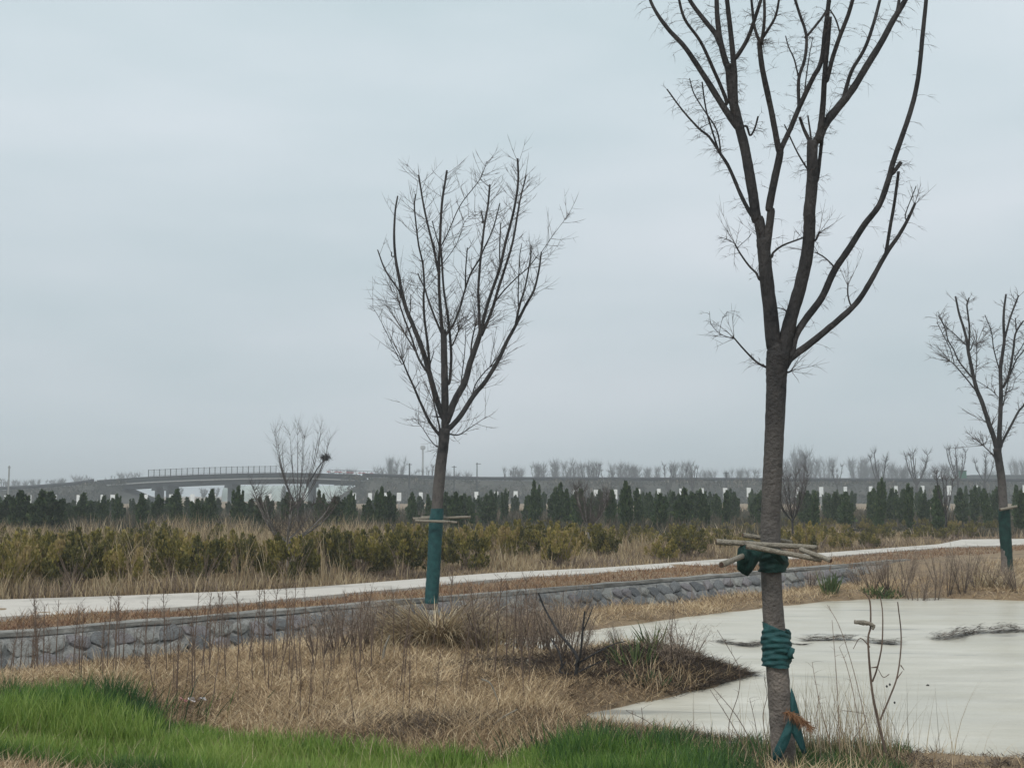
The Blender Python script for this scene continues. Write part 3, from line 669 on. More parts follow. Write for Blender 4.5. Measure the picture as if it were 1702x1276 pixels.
for row, off, sp in ((0, 7, 62), (1, 17, 56), (2, 29, 50), (3, 43, 46), (4, 57, 44), (5, 72, 42)):
    x = -60 + 17 * row
    while x < 1660:
        yb = pathback(x) - off * float(np.interp(x, [0, 800, 1650], [1.35, 1.0, .55])) + random.uniform(-5, 5)
        xx_ = x + random.uniform(-14, 14)
        x += sp * random.uniform(.75, 1.25) * float(np.interp(x, [0, 1600], [1.15, .75]))
        if yb < 866: continue
        if random.random() < (.25, .06, .06, .06, .1, .12)[row]: continue
        p = gp(xx_, yb); hs = float(np.clip((yb - 880 + random.uniform(-12, 14)) / F * p[1] * random.uniform(.8, 1.15) * (1.15 if xx_ > 640 else 1), .52, 1.1)); v_ = shr[random.randrange(8)]
        g = v_ if v_.name not in used else copy_tree(v_); used.add(v_.name); used.add(g.name)
        put(g, p[0], p[1], 0, hs, random.uniform(0, 6.28), random.uniform(.85, 1.15) / hs ** .45)
        g['category'] = 'shrub'; g['group'] = 'yellow green shrubs beyond the path'; its.setdefault(row, []).append((xx_, g))
for row, li in its.items(): ordinal_labels(li, f'golden shrub, {("first","second","third","fourth","fifth","sixth")[row]} row past path')

# ------------------------------------------------------------------ grass and weeds as masses
def scatter(n, x0, x1, y0, y1, test=None):
    Y = np.exp(rng.uniform(math.log(y0), math.log(y1), n)); X = rng.uniform(-1, 1, n) * (Y * .50 + 1.0)
    k_ = (X > x0) & (X < x1)
    X, Y = X[k_], Y[k_]
    if test is not None: k_ = test(X, Y); X, Y = X[k_], Y[k_]
    return X, Y
def base3(X, Y, dz=-.01): return np.stack((X, Y, height(X, Y) + dz), 1)

GREEN_PX = [(-200, 1196), (0, 1190), (60, 1180), (160, 1182), (235, 1196), (290, 1216), (400, 1236), (560, 1252), (700, 1264), (830, 1266), (920, 1254), (1000, 1246), (1110, 1250), (1170, 1268), (1260, 1300), (1260, 1420), (480, 1420), (330, 1335), (180, 1300), (0, 1285), (-200, 1280)]
GREEN = [tuple(gp(x, y)[:2]) for x, y in GREEN_PX]
def near_ok(X, Y):
    u, v = uv(X, Y); s_ = sdist(X, Y, POND)
    return (v < -2.55) & (s_ > .05 * vnoise(X, Y, .25, 73)) & ~((sdist(X, Y, GREEN) < .10 * vnoise(X, Y, .3, 74) - .02)) & ~((s_ < 1.6) & (Y < 9.3) & (X > 1.2))
ARM = gp(880, 1098)
def low(X, Y): return 1 - .75 * np.exp(-(((X - ARM[0]) / .75) ** 2 + ((Y - ARM[1] + .25) / .7) ** 2))
# matted dry grass in the near field
X, Y = scatter(620000, -12, 18, 7.0, 33, near_ok)
print('thatch', len(X))
n_ = len(X)
patch = .5 * vnoise(X, Y, 1.3, 11) + .5 * vnoise(X, Y, .45, 12)
dm = np.exp(-(((X - MOUND[0]) / 1.3) ** 2 + ((Y - MOUND[1]) / .8) ** 2))
flow = 3.14 * vnoise(X, Y, .45, 13) + rng.normal(0, 1.7, n_)
b = B(); blades(b, base3(X, Y, .0) + np.stack((0*X, 0*X, rng.uniform(0, .05, n_)), 1), rng.uniform(.06, .27, n_) * np.clip(.8 + .5 * patch, .5, 1.3) * low(X, Y) * (1 - .45 * dm), .0045 + .00026 * Y, rng.uniform(.8, 1.5, n_) - .45 * (rng.random(n_) < .2), rng.uniform(-.1, 1.0, n_), flow, np.clip(rng.normal(.52 + .45 * patch - .45 * dm, .21, n_), 0, 1), segs=2)
obj('dry_grass', b.mesh('dry_grass', M['thatch']), kind='stuff', label='matted tan dry grass covering the bank between ditch and pond')
# upright tussocky dry grass here and there
X, Y = scatter(110000, -12, 18, 7.0, 33, lambda X, Y: near_ok(X, Y) & (vnoise(X, Y, .8, 14) + .4 * vnoise(X, Y, .3, 15) > .28))
n_ = len(X); b = B(); blades(b, base3(X, Y), rng.uniform(.10, .30, n_) * low(X, Y), .004 + .00028 * Y, rng.uniform(0, .6, n_), rng.uniform(.2, 1.4, n_), rng.uniform(0, 6.28, n_), np.clip(rng.normal(.55, .25, n_), 0, 1), segs=2)
obj('tussock_grass', b.mesh('tussock_grass', M['thatch']), kind='stuff', label='loose upright tufts of dry grass on the bank')
# verge between the ditch and the path
def verge_ok(X, Y):
    u, v = uv(X, Y); return (v > .13 - .32 * (vnoise(X, Y, .6, 97) + .4 * vnoise(X, Y, .2, 98) > .35)) & ~inpoly(X, Y, PATH) & (v < 9) & (Y < np.interp(X, bk[:, 0], bk[:, 1]))
X, Y = scatter(230000, -16, 24, 14, 46, verge_ok); n_ = len(X)
pt = vnoise(X, Y, 1.5, 21)
b = B(); blades(b, base3(X, Y) + np.stack((0*X, 0*X, .06 * (uv(X, Y)[1] < .13)), 1), rng.uniform(.06, .20, n_) * (1 + .4 * pt), .010 + .0003 * Y, rng.uniform(.1, 1.2, n_), rng.uniform(.2, 1.0, n_), rng.uniform(0, 6.28, n_), np.clip(rng.normal(.45 + .25 * pt, .2, n_), 0, 1), segs=2)
obj('verge_grass', b.mesh('verge_grass', M['verge']), kind='stuff', label='low red brown grass strip between the ditch and the path')
# ditch near lip and slope
X, Y = scatter(150000, -14, 22, 10, 36, lambda X, Y: (uv(X, Y)[1] < -2.0) & (uv(X, Y)[1] > -3.1)); n_ = len(X)
b = B(); blades(b, base3(X, Y), rng.uniform(.05, .15, n_) + rng.uniform(.05, .3, n_) * (rng.random(n_) < .12) * (vnoise(X, Y, .9, 75) > -.1), .010 + .0002 * Y, rng.uniform(0, .8, n_), rng.uniform(.2, 1.2, n_), rng.uniform(0, 6.28, n_), np.clip(rng.normal(.5, .2, n_), 0, 1), segs=2)
obj('ditch_grass', b.mesh('ditch_grass', M['thatch']), kind='stuff', label='dry grass hanging over the near lip of the ditch')
# field grass beyond the path
def field_ok(X, Y): return (Y > np.interp(X, bk[:, 0], bk[:, 1]) + .1)
X, Y = scatter(240000, -50, 60, 18, 90, field_ok); X2, Y2 = scatter(110000, -50, 60, 34, 60, field_ok); X = np.concatenate((X, X2)); Y = np.concatenate((Y, Y2)); n_ = len(X)
pt = .6 * vnoise(X, Y, 3.0, 31) + .4 * vnoise(X, Y, .9, 32); sx_ = X / Y * F + CX
ytop = np.interp(sx_, [-200, 100, 330, 480, 600, 660, 1700], [870, 874, 876, 870, 876, 880, 884]) - 10 * pt
yb_ = HOR + H * F / Y; hmax = np.clip((yb_ - ytop) / F * Y, .06, 1.25)
L_ = hmax * rng.uniform(.30, 1.0, n_) * np.where(rng.random(n_) < .5, .6, 1.0) * np.interp(yb_ - 885, [0, 25, 60, 90], [1.0, .85, .55, .42]) * np.where(sx_ < 640, np.clip(.7 + 1.5 * pt, .2, 1.7), np.clip(.75 + 1.0 * pt, .25, 1.35)) * np.where((sx_ > 1590), .5, 1) * np.where(sx_ > 640, .62, 1)
b = B(); blades(b, base3(X, Y), L_, .010 + .00038 * Y, rng.uniform(0, .35, n_), rng.uniform(.1, .8, n_), rng.uniform(0, 6.28, n_), np.clip(rng.normal(.32 + .22 * pt + .12 * (hmax > .8), .2, n_), 0, 1), segs=2)
obj('field_grass', b.mesh('field_grass', M['straw']), kind='stuff', label='tall pale dry grass growing among the shrubs beyond the path')
# dull scrub among and behind the conifers
M['scrub'] = material('scrub', None, None, attr=True, stops=[(0, (.030, .036, .026)), (.5, (.075, .070, .048)), (1, (.16, .125, .085))])
X, Y = scatter(120000, -70, 75, 52, 118, lambda X, Y: X / Y * F + CX < 1700); n_ = len(X)
sx_ = X / Y * F + CX; pt = vnoise(X, Y, 4.0, 61) + .5 * vnoise(X, Y, 1.3, 62)
b = B(); blades(b, base3(X, Y), rng.uniform(.15, .95, n_) * np.clip(.6 + .5 * pt, .15, 1.2) * np.where((sx_ > 1300) & (Y < 75), .4, 1), .05 + .0006 * Y, rng.uniform(0, .5, n_), rng.uniform(-.1, .6, n_), rng.uniform(0, 6.28, n_), np.clip(rng.normal(.40 + .2 * pt, .2, n_), 0, 1), segs=2)
obj('field_scrub', b.mesh('field_scrub', M['scrub']), kind='stuff', label='dull olive and brown scrub among and behind the conifers')
# tall reeds poking up among the shrubs
X, Y = scatter(60000, -16, 26, 20, 56, lambda X, Y: field_ok(X, Y) & (Y > np.interp(X, bk[:, 0], bk[:, 1]) + 1.0) & (vnoise(X, Y, 1.1, 111) + .7 * vnoise(X, Y, .35, 112) > .38)); n_ = len(X); sx_ = X / Y * F + CX
b = B(); blades(b, base3(X, Y), rng.uniform(.45, 1.25, n_) * np.where(sx_ < 640, 1.0, .62) * np.where(sx_ > 1400, .6, 1), .012 + .00030 * Y, rng.uniform(0, .30, n_), rng.uniform(0, .8, n_), rng.uniform(0, 6.28, n_), np.clip(rng.normal(.45, .25, n_), 0, 1))
obj('tall_reeds', b.mesh('tall_reeds', M['straw']), kind='stuff', label='tall straw coloured reeds poking up among the shrubs')
# brown dead stalks near the path
X, Y = scatter(160000, -16, 26, 18, 52, lambda X, Y: field_ok(X, Y) & (Y < np.interp(X, bk[:, 0], bk[:, 1]) + 3.0)); n_ = len(X)
b = B(); blades(b, base3(X, Y), rng.uniform(.08, .34, n_) * np.clip(.7 + 1.1 * vnoise(X, Y, 1.1, 77), .25, 1.5), .007 + .0003 * Y, rng.uniform(0, .7, n_), rng.uniform(-.2, .9, n_), rng.uniform(0, 6.28, n_), np.clip(rng.normal(.4, .25, n_), 0, 1), segs=2)
obj('dead_stalks', b.mesh('dead_stalks', M['shrub_twig']), kind='stuff', label='tangle of brown dead stalks along the back of the path')
# bright green grass
X, Y = scatter(330000, -7, 4, 6.0, 11, lambda X, Y: sdist(X, Y, GREEN) < .16 * vnoise(X, Y, .3, 74) + .08 * rng.random(len(X)) ** 3); n_ = len(X); sx_ = X / Y * F + CX
sd_ = -sdist(X, Y, GREEN) + .05
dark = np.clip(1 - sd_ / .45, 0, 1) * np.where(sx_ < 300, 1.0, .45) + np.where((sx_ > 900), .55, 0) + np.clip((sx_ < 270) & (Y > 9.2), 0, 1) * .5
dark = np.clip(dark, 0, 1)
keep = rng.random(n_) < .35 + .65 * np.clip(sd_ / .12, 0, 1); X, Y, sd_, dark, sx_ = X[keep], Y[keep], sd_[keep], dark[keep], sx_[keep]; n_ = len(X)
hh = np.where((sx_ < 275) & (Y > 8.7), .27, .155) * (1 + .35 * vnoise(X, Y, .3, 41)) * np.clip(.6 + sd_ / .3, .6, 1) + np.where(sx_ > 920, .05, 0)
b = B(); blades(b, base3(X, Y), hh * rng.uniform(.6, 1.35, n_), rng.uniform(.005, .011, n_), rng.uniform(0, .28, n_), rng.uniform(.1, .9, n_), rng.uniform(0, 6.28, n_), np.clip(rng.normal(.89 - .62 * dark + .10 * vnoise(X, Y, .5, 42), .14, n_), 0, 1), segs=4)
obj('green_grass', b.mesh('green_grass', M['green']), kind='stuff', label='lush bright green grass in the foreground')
k_ = rng.random(n_) < .07; Xd, Yd = X[k_], Y[k_]; nd = len(Xd)
b = B(); blades(b, base3(Xd, Yd), rng.uniform(.08, .24, nd), rng.uniform(.004, .008, nd), rng.uniform(0, .7, nd), rng.uniform(.1, 1.4, nd), rng.uniform(0, 6.28, nd), np.clip(rng.normal(.6, .25, nd), 0, 1))
obj('dead_blades', b.mesh('dead_blades', M['straw']), kind='stuff', label='dead pale blades mixed through the bright green grass')
# mixed dry and green blades at the bottom right bank
def br_ok(X, Y):
    sx = X / Y * F + CX; return (sdist(X, Y, POND) > .0) & (sdist(X, Y, POND) < 1.6) & (Y < 9.2) & (sx > 1080)
X, Y = scatter(110000, .8, 7, 6.5, 9.2, br_ok); k_ = rng.random(len(X)) < .75; X, Y = X[k_], Y[k_]; n_ = len(X); sx_ = X / Y * F + CX
b = B(); blades(b, base3(X, Y), rng.uniform(.03, .10, n_) * np.where(sx_ > 1500, .6, 1) + .12 * (rng.random(n_) < .04), rng.uniform(.003, .006, n_), rng.uniform(.2, 1.2, n_), rng.uniform(.1, 1.2, n_), rng.uniform(0, 6.28, n_), np.clip(rng.normal(.40 + .25 * vnoise(X, Y, .18, 83), .25, n_), 0, 1))
obj('bank_straw', b.mesh('bank_straw', M['thatch']), kind='stuff', label='tangled dry straw along the near edge of the pond')
k_ = (sx_ < 1500) & (vnoise(X, Y, .4, 51) > -.1); X, Y = X[k_], Y[k_]; n_ = len(X)
b = B(); blades(b, base3(X, Y), rng.uniform(.05, .15, n_), rng.uniform(.004, .008, n_), rng.uniform(0, .4, n_), rng.uniform(.2, 1.0, n_), rng.uniform(0, 6.28, n_), np.clip(rng.normal(.30, .14, n_), 0, 1))
obj('bank_green_grass', b.mesh('bank_green_grass', M['green']), kind='stuff', label='dark green grass blades round the foot of the big tree')
# bottom-left straw in front of the green grass
def bl_ok(X, Y):
    sx = X / Y * F + CX; return (sx < 520) & ~inpoly(X, Y, GREEN) & (Y < 8.6)
X, Y = scatter(90000, -6, 0, 6.3, 8.7, bl_ok); X, Y = X[::2], Y[::2]; n_ = len(X)
b = B(); blades(b, base3(X, Y), rng.uniform(.08, .2, n_), rng.uniform(.003, .006, n_), rng.uniform(0, .9, n_), rng.uniform(.2, 1.4, n_), rng.uniform(0, 6.28, n_), np.clip(rng.normal(.5, .25, n_), 0, 1))
obj('foreground_straw', b.mesh('foreground_straw', M['straw']), kind='stuff', label='pale dry straw at the bottom left corner')
# sparse tall pale blades in the foreground
X, Y = scatter(2600, -4, 4, 6.6, 9.2, lambda X, Y: sdist(X, Y, POND) > .05); n_ = len(X)
X, Y = X[:420], Y[:420]; n_ = len(X)
b = B(); blades(b, base3(X, Y), rng.uniform(.15, .38, n_), rng.uniform(.003, .006, n_), rng.uniform(0, .4, n_), rng.uniform(.1, 1.3, n_), rng.uniform(0, 6.28, n_), np.clip(rng.normal(.75, .2, n_), 0, 1), segs=5)
obj('pale_blades', b.mesh('pale_blades', M['straw']), kind='stuff', label='scattered long pale blades standing above the foreground grass')
# dark debris on the spit
n0 = 42000; X = rng.normal(MOUND[0] + .1, 1.0, n0); Y = rng.normal(MOUND[1] - .25, .55, n0); k_ = (sdist(X, Y, POND) > -.05) & (Y > 10.2) & (X < 2.6); X, Y = X[k_], Y[k_]; n_ = len(X)
b = B(); blades(b, base3(X, Y, .015), rng.uniform(.06, .22, n_), rng.uniform(.006, .014, n_), rng.uniform(1.1, 1.6, n_), rng.uniform(-.3, .5, n_), rng.normal(.1, .8, n_) + np.where(rng.random(n_) < .5, 3.14, 0), np.clip(rng.normal(.38, .24, n_), 0, 1), segs=2)
tip = gp(1243, 1122, WZ); n2 = 2600; s_ = rng.random(n2); a0 = gp(1120, 1118, WZ)
X = a0[0] + (tip[0] - a0[0]) * s_; Y = a0[1] + (tip[1] - a0[1]) * s_ + rng.normal(0, .16, n2) * (1 - s_)
blades(b, np.stack((X, Y, np.full(n2, WZ + .01) + rng.uniform(0, .07, n2) * (1 - s_)), 1), rng.uniform(.06, .25, n2), .009, rng.uniform(1.3, 1.6, n2), rng.uniform(-.1, .2, n2), rng.normal(-.1, .3, n2) + np.where(rng.random(n2) < .5, 3.14, 0), np.clip(rng.normal(.4, .25, n2), 0, 1), segs=2)
p = gp(720, 1205); n2 = 5000; X = rng.normal(p[0], .5, n2); Y = rng.normal(p[1], .22, n2)
blades(b, base3(X, Y, .03), rng.uniform(.06, .22, n2), .010, rng.uniform(1.1, 1.6, n2), rng.uniform(-.3, .4, n2), rng.uniform(0, 6.28, n2), np.clip(rng.normal(.6, .3, n2), 0, 1), segs=2)
p = gp(1060, 1212); X = rng.normal(p[0], .45, n2); Y = rng.normal(p[1] - .1, .12, n2)
blades(b, base3(X, Y, .02), rng.uniform(.05, .18, n2), .008, rng.uniform(1.0, 1.6, n2), rng.uniform(-.3, .4, n2), rng.uniform(0, 6.28, n2), np.clip(rng.normal(.5, .3, n2), 0, 1), segs=2)
n2 = 9000; X = rng.uniform(.9, 4.6, n2); Y = rng.uniform(7.2, 8.9, n2); k_ = (sdist(X, Y, POND) > .0) & (vnoise(X, Y, .35, 95) + .3 * vnoise(X, Y, .12, 96) > -.1); X, Y = X[k_], Y[k_]; n2 = len(X)
blades(b, base3(X, Y, .01), rng.uniform(.03, .13, n2), rng.uniform(.005, .012, n2), rng.uniform(1.0, 1.6, n2), rng.uniform(-.5, .8, n2), rng.uniform(0, 6.28, n2), np.clip(rng.normal(.5, .3, n2), 0, 1), segs=2)
obj('twig_debris', b.mesh('twig_debris', M['debris']), kind='stuff', label='dark dead stalks and twigs heaped on the spit by the pond')

# ------------------------------------------------------------------ the three traced trees
def cropT(ox, oy, s_): return lambda p: (ox + p[0] / s_, oy + p[1] / s_)
def traced_tree(name, label, D, trunk, limbs, twl, twr, dens_, seed, barkm='bark', trunkm='bark_trunk', updir=.6, fan=10, arch=0.0, depth=1.0):
    """trunk: [(x,y,w px)], limbs: list of (transform, [(cx,cy)...], w0, w1, depth sign)"""
    R = random.Random(seed)
    tp = np.array([at(x, y, D) for x, y, _ in trunk]); base = tp[0].copy(); base[2] = 0
    g = empty(name, tuple(base), label=label, cat='tree')
    b = B(); b.tube(tp - base, [w_ / 2 * D / F for _, _, w_ in trunk], 18, sub=8, wob=.018)
    obj('trunk', b.mesh('trunk', M[trunkm], True), g)
    bt = B(); fork_y = trunk[-1][1]
    for li, (T, pts, w0, w1, dz) in enumerate(limbs):
        pp = [T(p) for p in pts]
        n_ = len(pp); ws = np.linspace(w0, w1, n_) / T.s
        # depth offset grows with height above the fork
        if li == 0: chain = [(x, y, D) for x, y in [(t_[0], t_[1]) for t_ in trunk] + [((trunk[-1][0] * (1 - q_) + trunk[-2][0] * q_), trunk[-1][1] * (1 - q_) + trunk[-2][1] * q_) for q_ in (.25, .5, .75)]]
        ca = np.array(chain); dq = np.hypot(ca[:, 0] - pp[0][0], ca[:, 1] - pp[0][1]); jn = int(dq.argmin()); d0 = float(ca[jn, 2])
        if 1.5 < dq[jn] < 16: pp = [(float(ca[jn, 0]), float(ca[jn, 1]))] + list(pp); ws = np.concatenate((ws[:1], ws)); n_ += 1
        cum = np.concatenate(([0], np.cumsum([math.hypot(pp[i + 1][0] - pp[i][0], pp[i + 1][1] - pp[i][1]) for i in range(n_ - 1)]))) / F * D
        dd = [d0 + dz * depth * .5 * c_ for c_ in cum]
        a3, _w = smooth_line(np.array([(x, y, d_) for (x, y), d_ in zip(pp, dd)]), np.ones(n_), 8); chain += [tuple(q_) for q_ in a3[2:]]
        P3 = np.array([at(x, y, d_) for (x, y), d_ in zip(pp, dd)]) - base; rr = ws / 2 * D / F
        bb = B(); bb.tube(P3, rr, 9 if w0 > 14 else 6, sub=5, wob=.03)
        obj('branch', bb.mesh('branch', M[barkm], True), g)
        sp, sr = smooth_line(P3, rr, 8)
        seg = np.linalg.norm(np.diff(sp, axis=0), axis=1).sum()
        k_ = max(2, int(seg * dens_ * (.6 + .8 * R.random())))
        if w0 > 40: k_ = int(k_ * .3)
        j = rng.integers(int(len(sp) * .15), len(sp) - 1, k_)
        tan = sp[np.minimum(j + 1, len(sp) - 1)] - sp[np.maximum(j - 1, 0)]; tan /= np.linalg.norm(tan, axis=1)[:, None] + 1e-9
        rnd = rng.normal(size=(k_, 3)); rnd[:, 1] *= .7; rnd -= tan * (rnd * tan).sum(1)[:, None]; rnd /= np.linalg.norm(rnd, axis=1)[:, None]
        d = tan * rng.uniform(.4, 1.1, k_)[:, None] + rnd; L_ = twl * rng.uniform(.3, 1.15, k_)
        cu = np.zeros((k_, 3)); cu[:, 2] = updir - arch * rng.uniform(.6, 1.6, k_)
        if arch: d[:, 2] = np.abs(d[:, 2]) * .7 + .25
        twigs(bt, sp[j], d, L_, twr, cu, K=5)
        dn = d / np.linalg.norm(d, axis=1)[:, None]
        for rep in range(3):
            f_ = rng.uniform(.3, .85, k_); s2 = sp[j] + dn * (L_ * f_)[:, None] + cu * (L_ * f_ * f_)[:, None]
            d2 = dn + rng.normal(size=(k_, 3)) * .55; d2[:, 2] += .2 if not arch else -.2
            twigs(bt, s2, d2, L_ * rng.uniform(.25, .55, k_), twr * .65, cu * .6, K=3)
        if fan and pts[-1][1] > -60 and w1 >= 7:
            k_ = fan; tn = np.repeat(tan[:1] * 0 + (sp[-1] - sp[-3])[None] / np.linalg.norm(sp[-1] - sp[-3]), k_, 0)
            d = tn + rng.normal(size=(k_, 3)) * .45; L_ = twl * rng.uniform(.5, 2.0, k_)
            st = np.repeat(sp[-1:], k_, 0) - tn * rng.uniform(0, .15, k_)[:, None] * twl
            twigs(bt, st, d, L_, twr * 1.25, np.zeros((k_, 3)), K=4)
            dn = d / np.linalg.norm(d, axis=1)[:, None]
            for rep in range(4):
                f_ = rng.uniform(.25, .9, k_); twigs(bt, st + dn * (L_ * f_)[:, None], dn + rng.normal(size=(k_, 3)) * .4, L_ * .4, twr * .7, np.zeros((k_, 3)), K=3)
    obj('twigs', bt.mesh('twigs', M['twig']), g, kind='stuff')
    return g, base
class Tr:
    def __init__(s, ox, oy, sc): s.ox, s.oy, s.s = ox, oy, sc
    def __call__(s, p): return (s.ox + p[0] / s.s, s.oy + p[1] / s.s)
L = Tr(570, 480, 4.2525)            # middle tree; upper-crop points are given by subtracting 1190
def U(*p): return [(x, y - 1190.7) for x, y in p]
Lm = [
 ([(715,1040),(720,1000),(722,850),(718,600),(712,340),(712,290)], 62, 40, 0), ([(712,320),(700,290),(690,150),(681,20)]+U((678,1000),(685,900),(692,700),(703,560),(720,450),(735,355)), 26, 15, .1),
 ([(725,330),(748,270),(730,120),(712,0)]+U((700,1010),(692,890)), 20, 13, -.2), (U((698,880),(740,800),(830,600),(960,430),(1000,340),(1015,290)), 9, 4, .4),
 ([(755,290),(790,230),(835,110)]+U((850,1240),(900,1090),(965,980),(1000,900),(1060,770),(1110,585)), 17, 8, -.5),
 ([(700,320),(645,190),(600,70),(580,0)]+U((545,1120),(530,1080)), 16, 9, .5),
 ([(705,900),(650,740),(612,600),(562,430),(500,270),(450,150),(415,20)]+U((400,1130),(370,960),(362,800),(370,640),(387,535)), 44, 11, .2),
 ([(612,560),(600,400),(575,200),(570,50)]+U((575,1180),(565,1020),(535,880),(515,720),(505,600),(515,522)), 20, 8, -.6),
 ([(590,580),(530,480),(480,330),(430,200),(395,90)], 17, 10, .7), ([(415,60),(388,0)]+U((300,1060),(245,915)), 16, 9, .5),
 ([(522,455),(470,370),(430,305)], 12, 9, .8), ([(472,180),(478,110),(480,40)], 8, 5, .3),
 (U((672,1060),(640,900),(600,740),(570,600),(545,450),(535,385)), 18, 11, -.3), (U((685,910),(655,800),(630,710)), 9, 7, -.2),
 ([(690,1040),(620,950),(560,830),(500,690),(450,580),(415,490)], 24, 9, -.3), ([(412,525),(350,400),(300,290),(230,160),(190,120)], 6, 2, -.3), ([(510,705),(545,650)], 7, 4, 0),
 ([(735,930),(790,790),(860,660),(900,520),(950,380),(978,280)], 54, 34, -.1), ([(968,300),(966,250),(960,100),(957,0)]+U((975,960),(1000,740),(1025,600),(1038,455)), 22, 14, .4),
 ([(975,320),(1000,190),(1045,40)]+U((1110,1040),(1150,860),(1205,650),(1238,440),(1235,270)), 26, 14, -.3), ([(978,330),(1050,160),(1098,0)]+U((1150,1030),(1200,860),(1235,660),(1255,550),(1295,390)), 24, 10, .1),
 ([(905,480),(910,380),(935,260)], 14, 9, .5), ([(838,650),(860,450),(870,260)], 9, 4, .6), ([(1080,85),(1140,10)]+U((1230,1110),(1310,1040),(1380,950)), 11, 6, .6),
 ([(745,990),(830,900),(920,760),(1010,650),(1100,500),(1160,370),(1220,260),(1290,120),(1350,10)]+U((1385,1060),(1402,930)), 40, 11, .2),
 ([(1222,250),(1250,110),(1285,0)]+U((1325,980),(1330,885)), 18, 8, -.4), ([(917,745),(940,670),(1000,590),(1052,540)], 10, 7, .5), ([(1240,115)]+U((1240,1180),(1250,960),(1265,870)), 10, 5, .4),
 (U((1402,935),(1480,820),(1600,660)), 5, 2, .2), (U((700,1020),(800,880),(860,720),(940,640)), 6, 2, -.7), ([(750,1025),(820,1030),(900,980),(1020,900)], 12, 3, .3), ([(668,1115),(620,1070),(560,980),(490,900)], 9, 2, .2),
 ([(752,660),(765,500),(760,380),(752,280)], 22, 18, .6), ([(775,395),(820,290)], 11, 10, .4), ([(614,540),(645,440)], 9, 6, .3), ([(690,1010),(660,880),(640,790)], 14, 8, -.6), ([(690,905),(625,900)], 9, 6, -.3),
 (U((435,1130),(410,1150)), 4, 3, .1), (U((345,960),(345,930)), 9, 8, .2), (U((865,1190),(868,1050),(880,900)), 11, 8, -.8), (U((1110,1050),(1108,900),(1115,725)), 11, 8, .8), (U((985,720),(990,700),(975,640)), 12, 10, 0),
]
mid_tree, mid_base = traced_tree('bare_tree', 'middle bare vase-shaped tree with green wrapped trunk beside the dry grass clump', 19.6,
    [(716, 1012, 23), (718, 985, 21), (722, 930, 19.5), (725, 870, 19), (729, 810, 19), (733, 770, 18.5), (737, 740, 17.5), (739, 712, 19)],
    [(L, p, a, c, d_) for p, a, c, d_ in Lm], .44, .0046, 15, 3, updir=.25, fan=11)

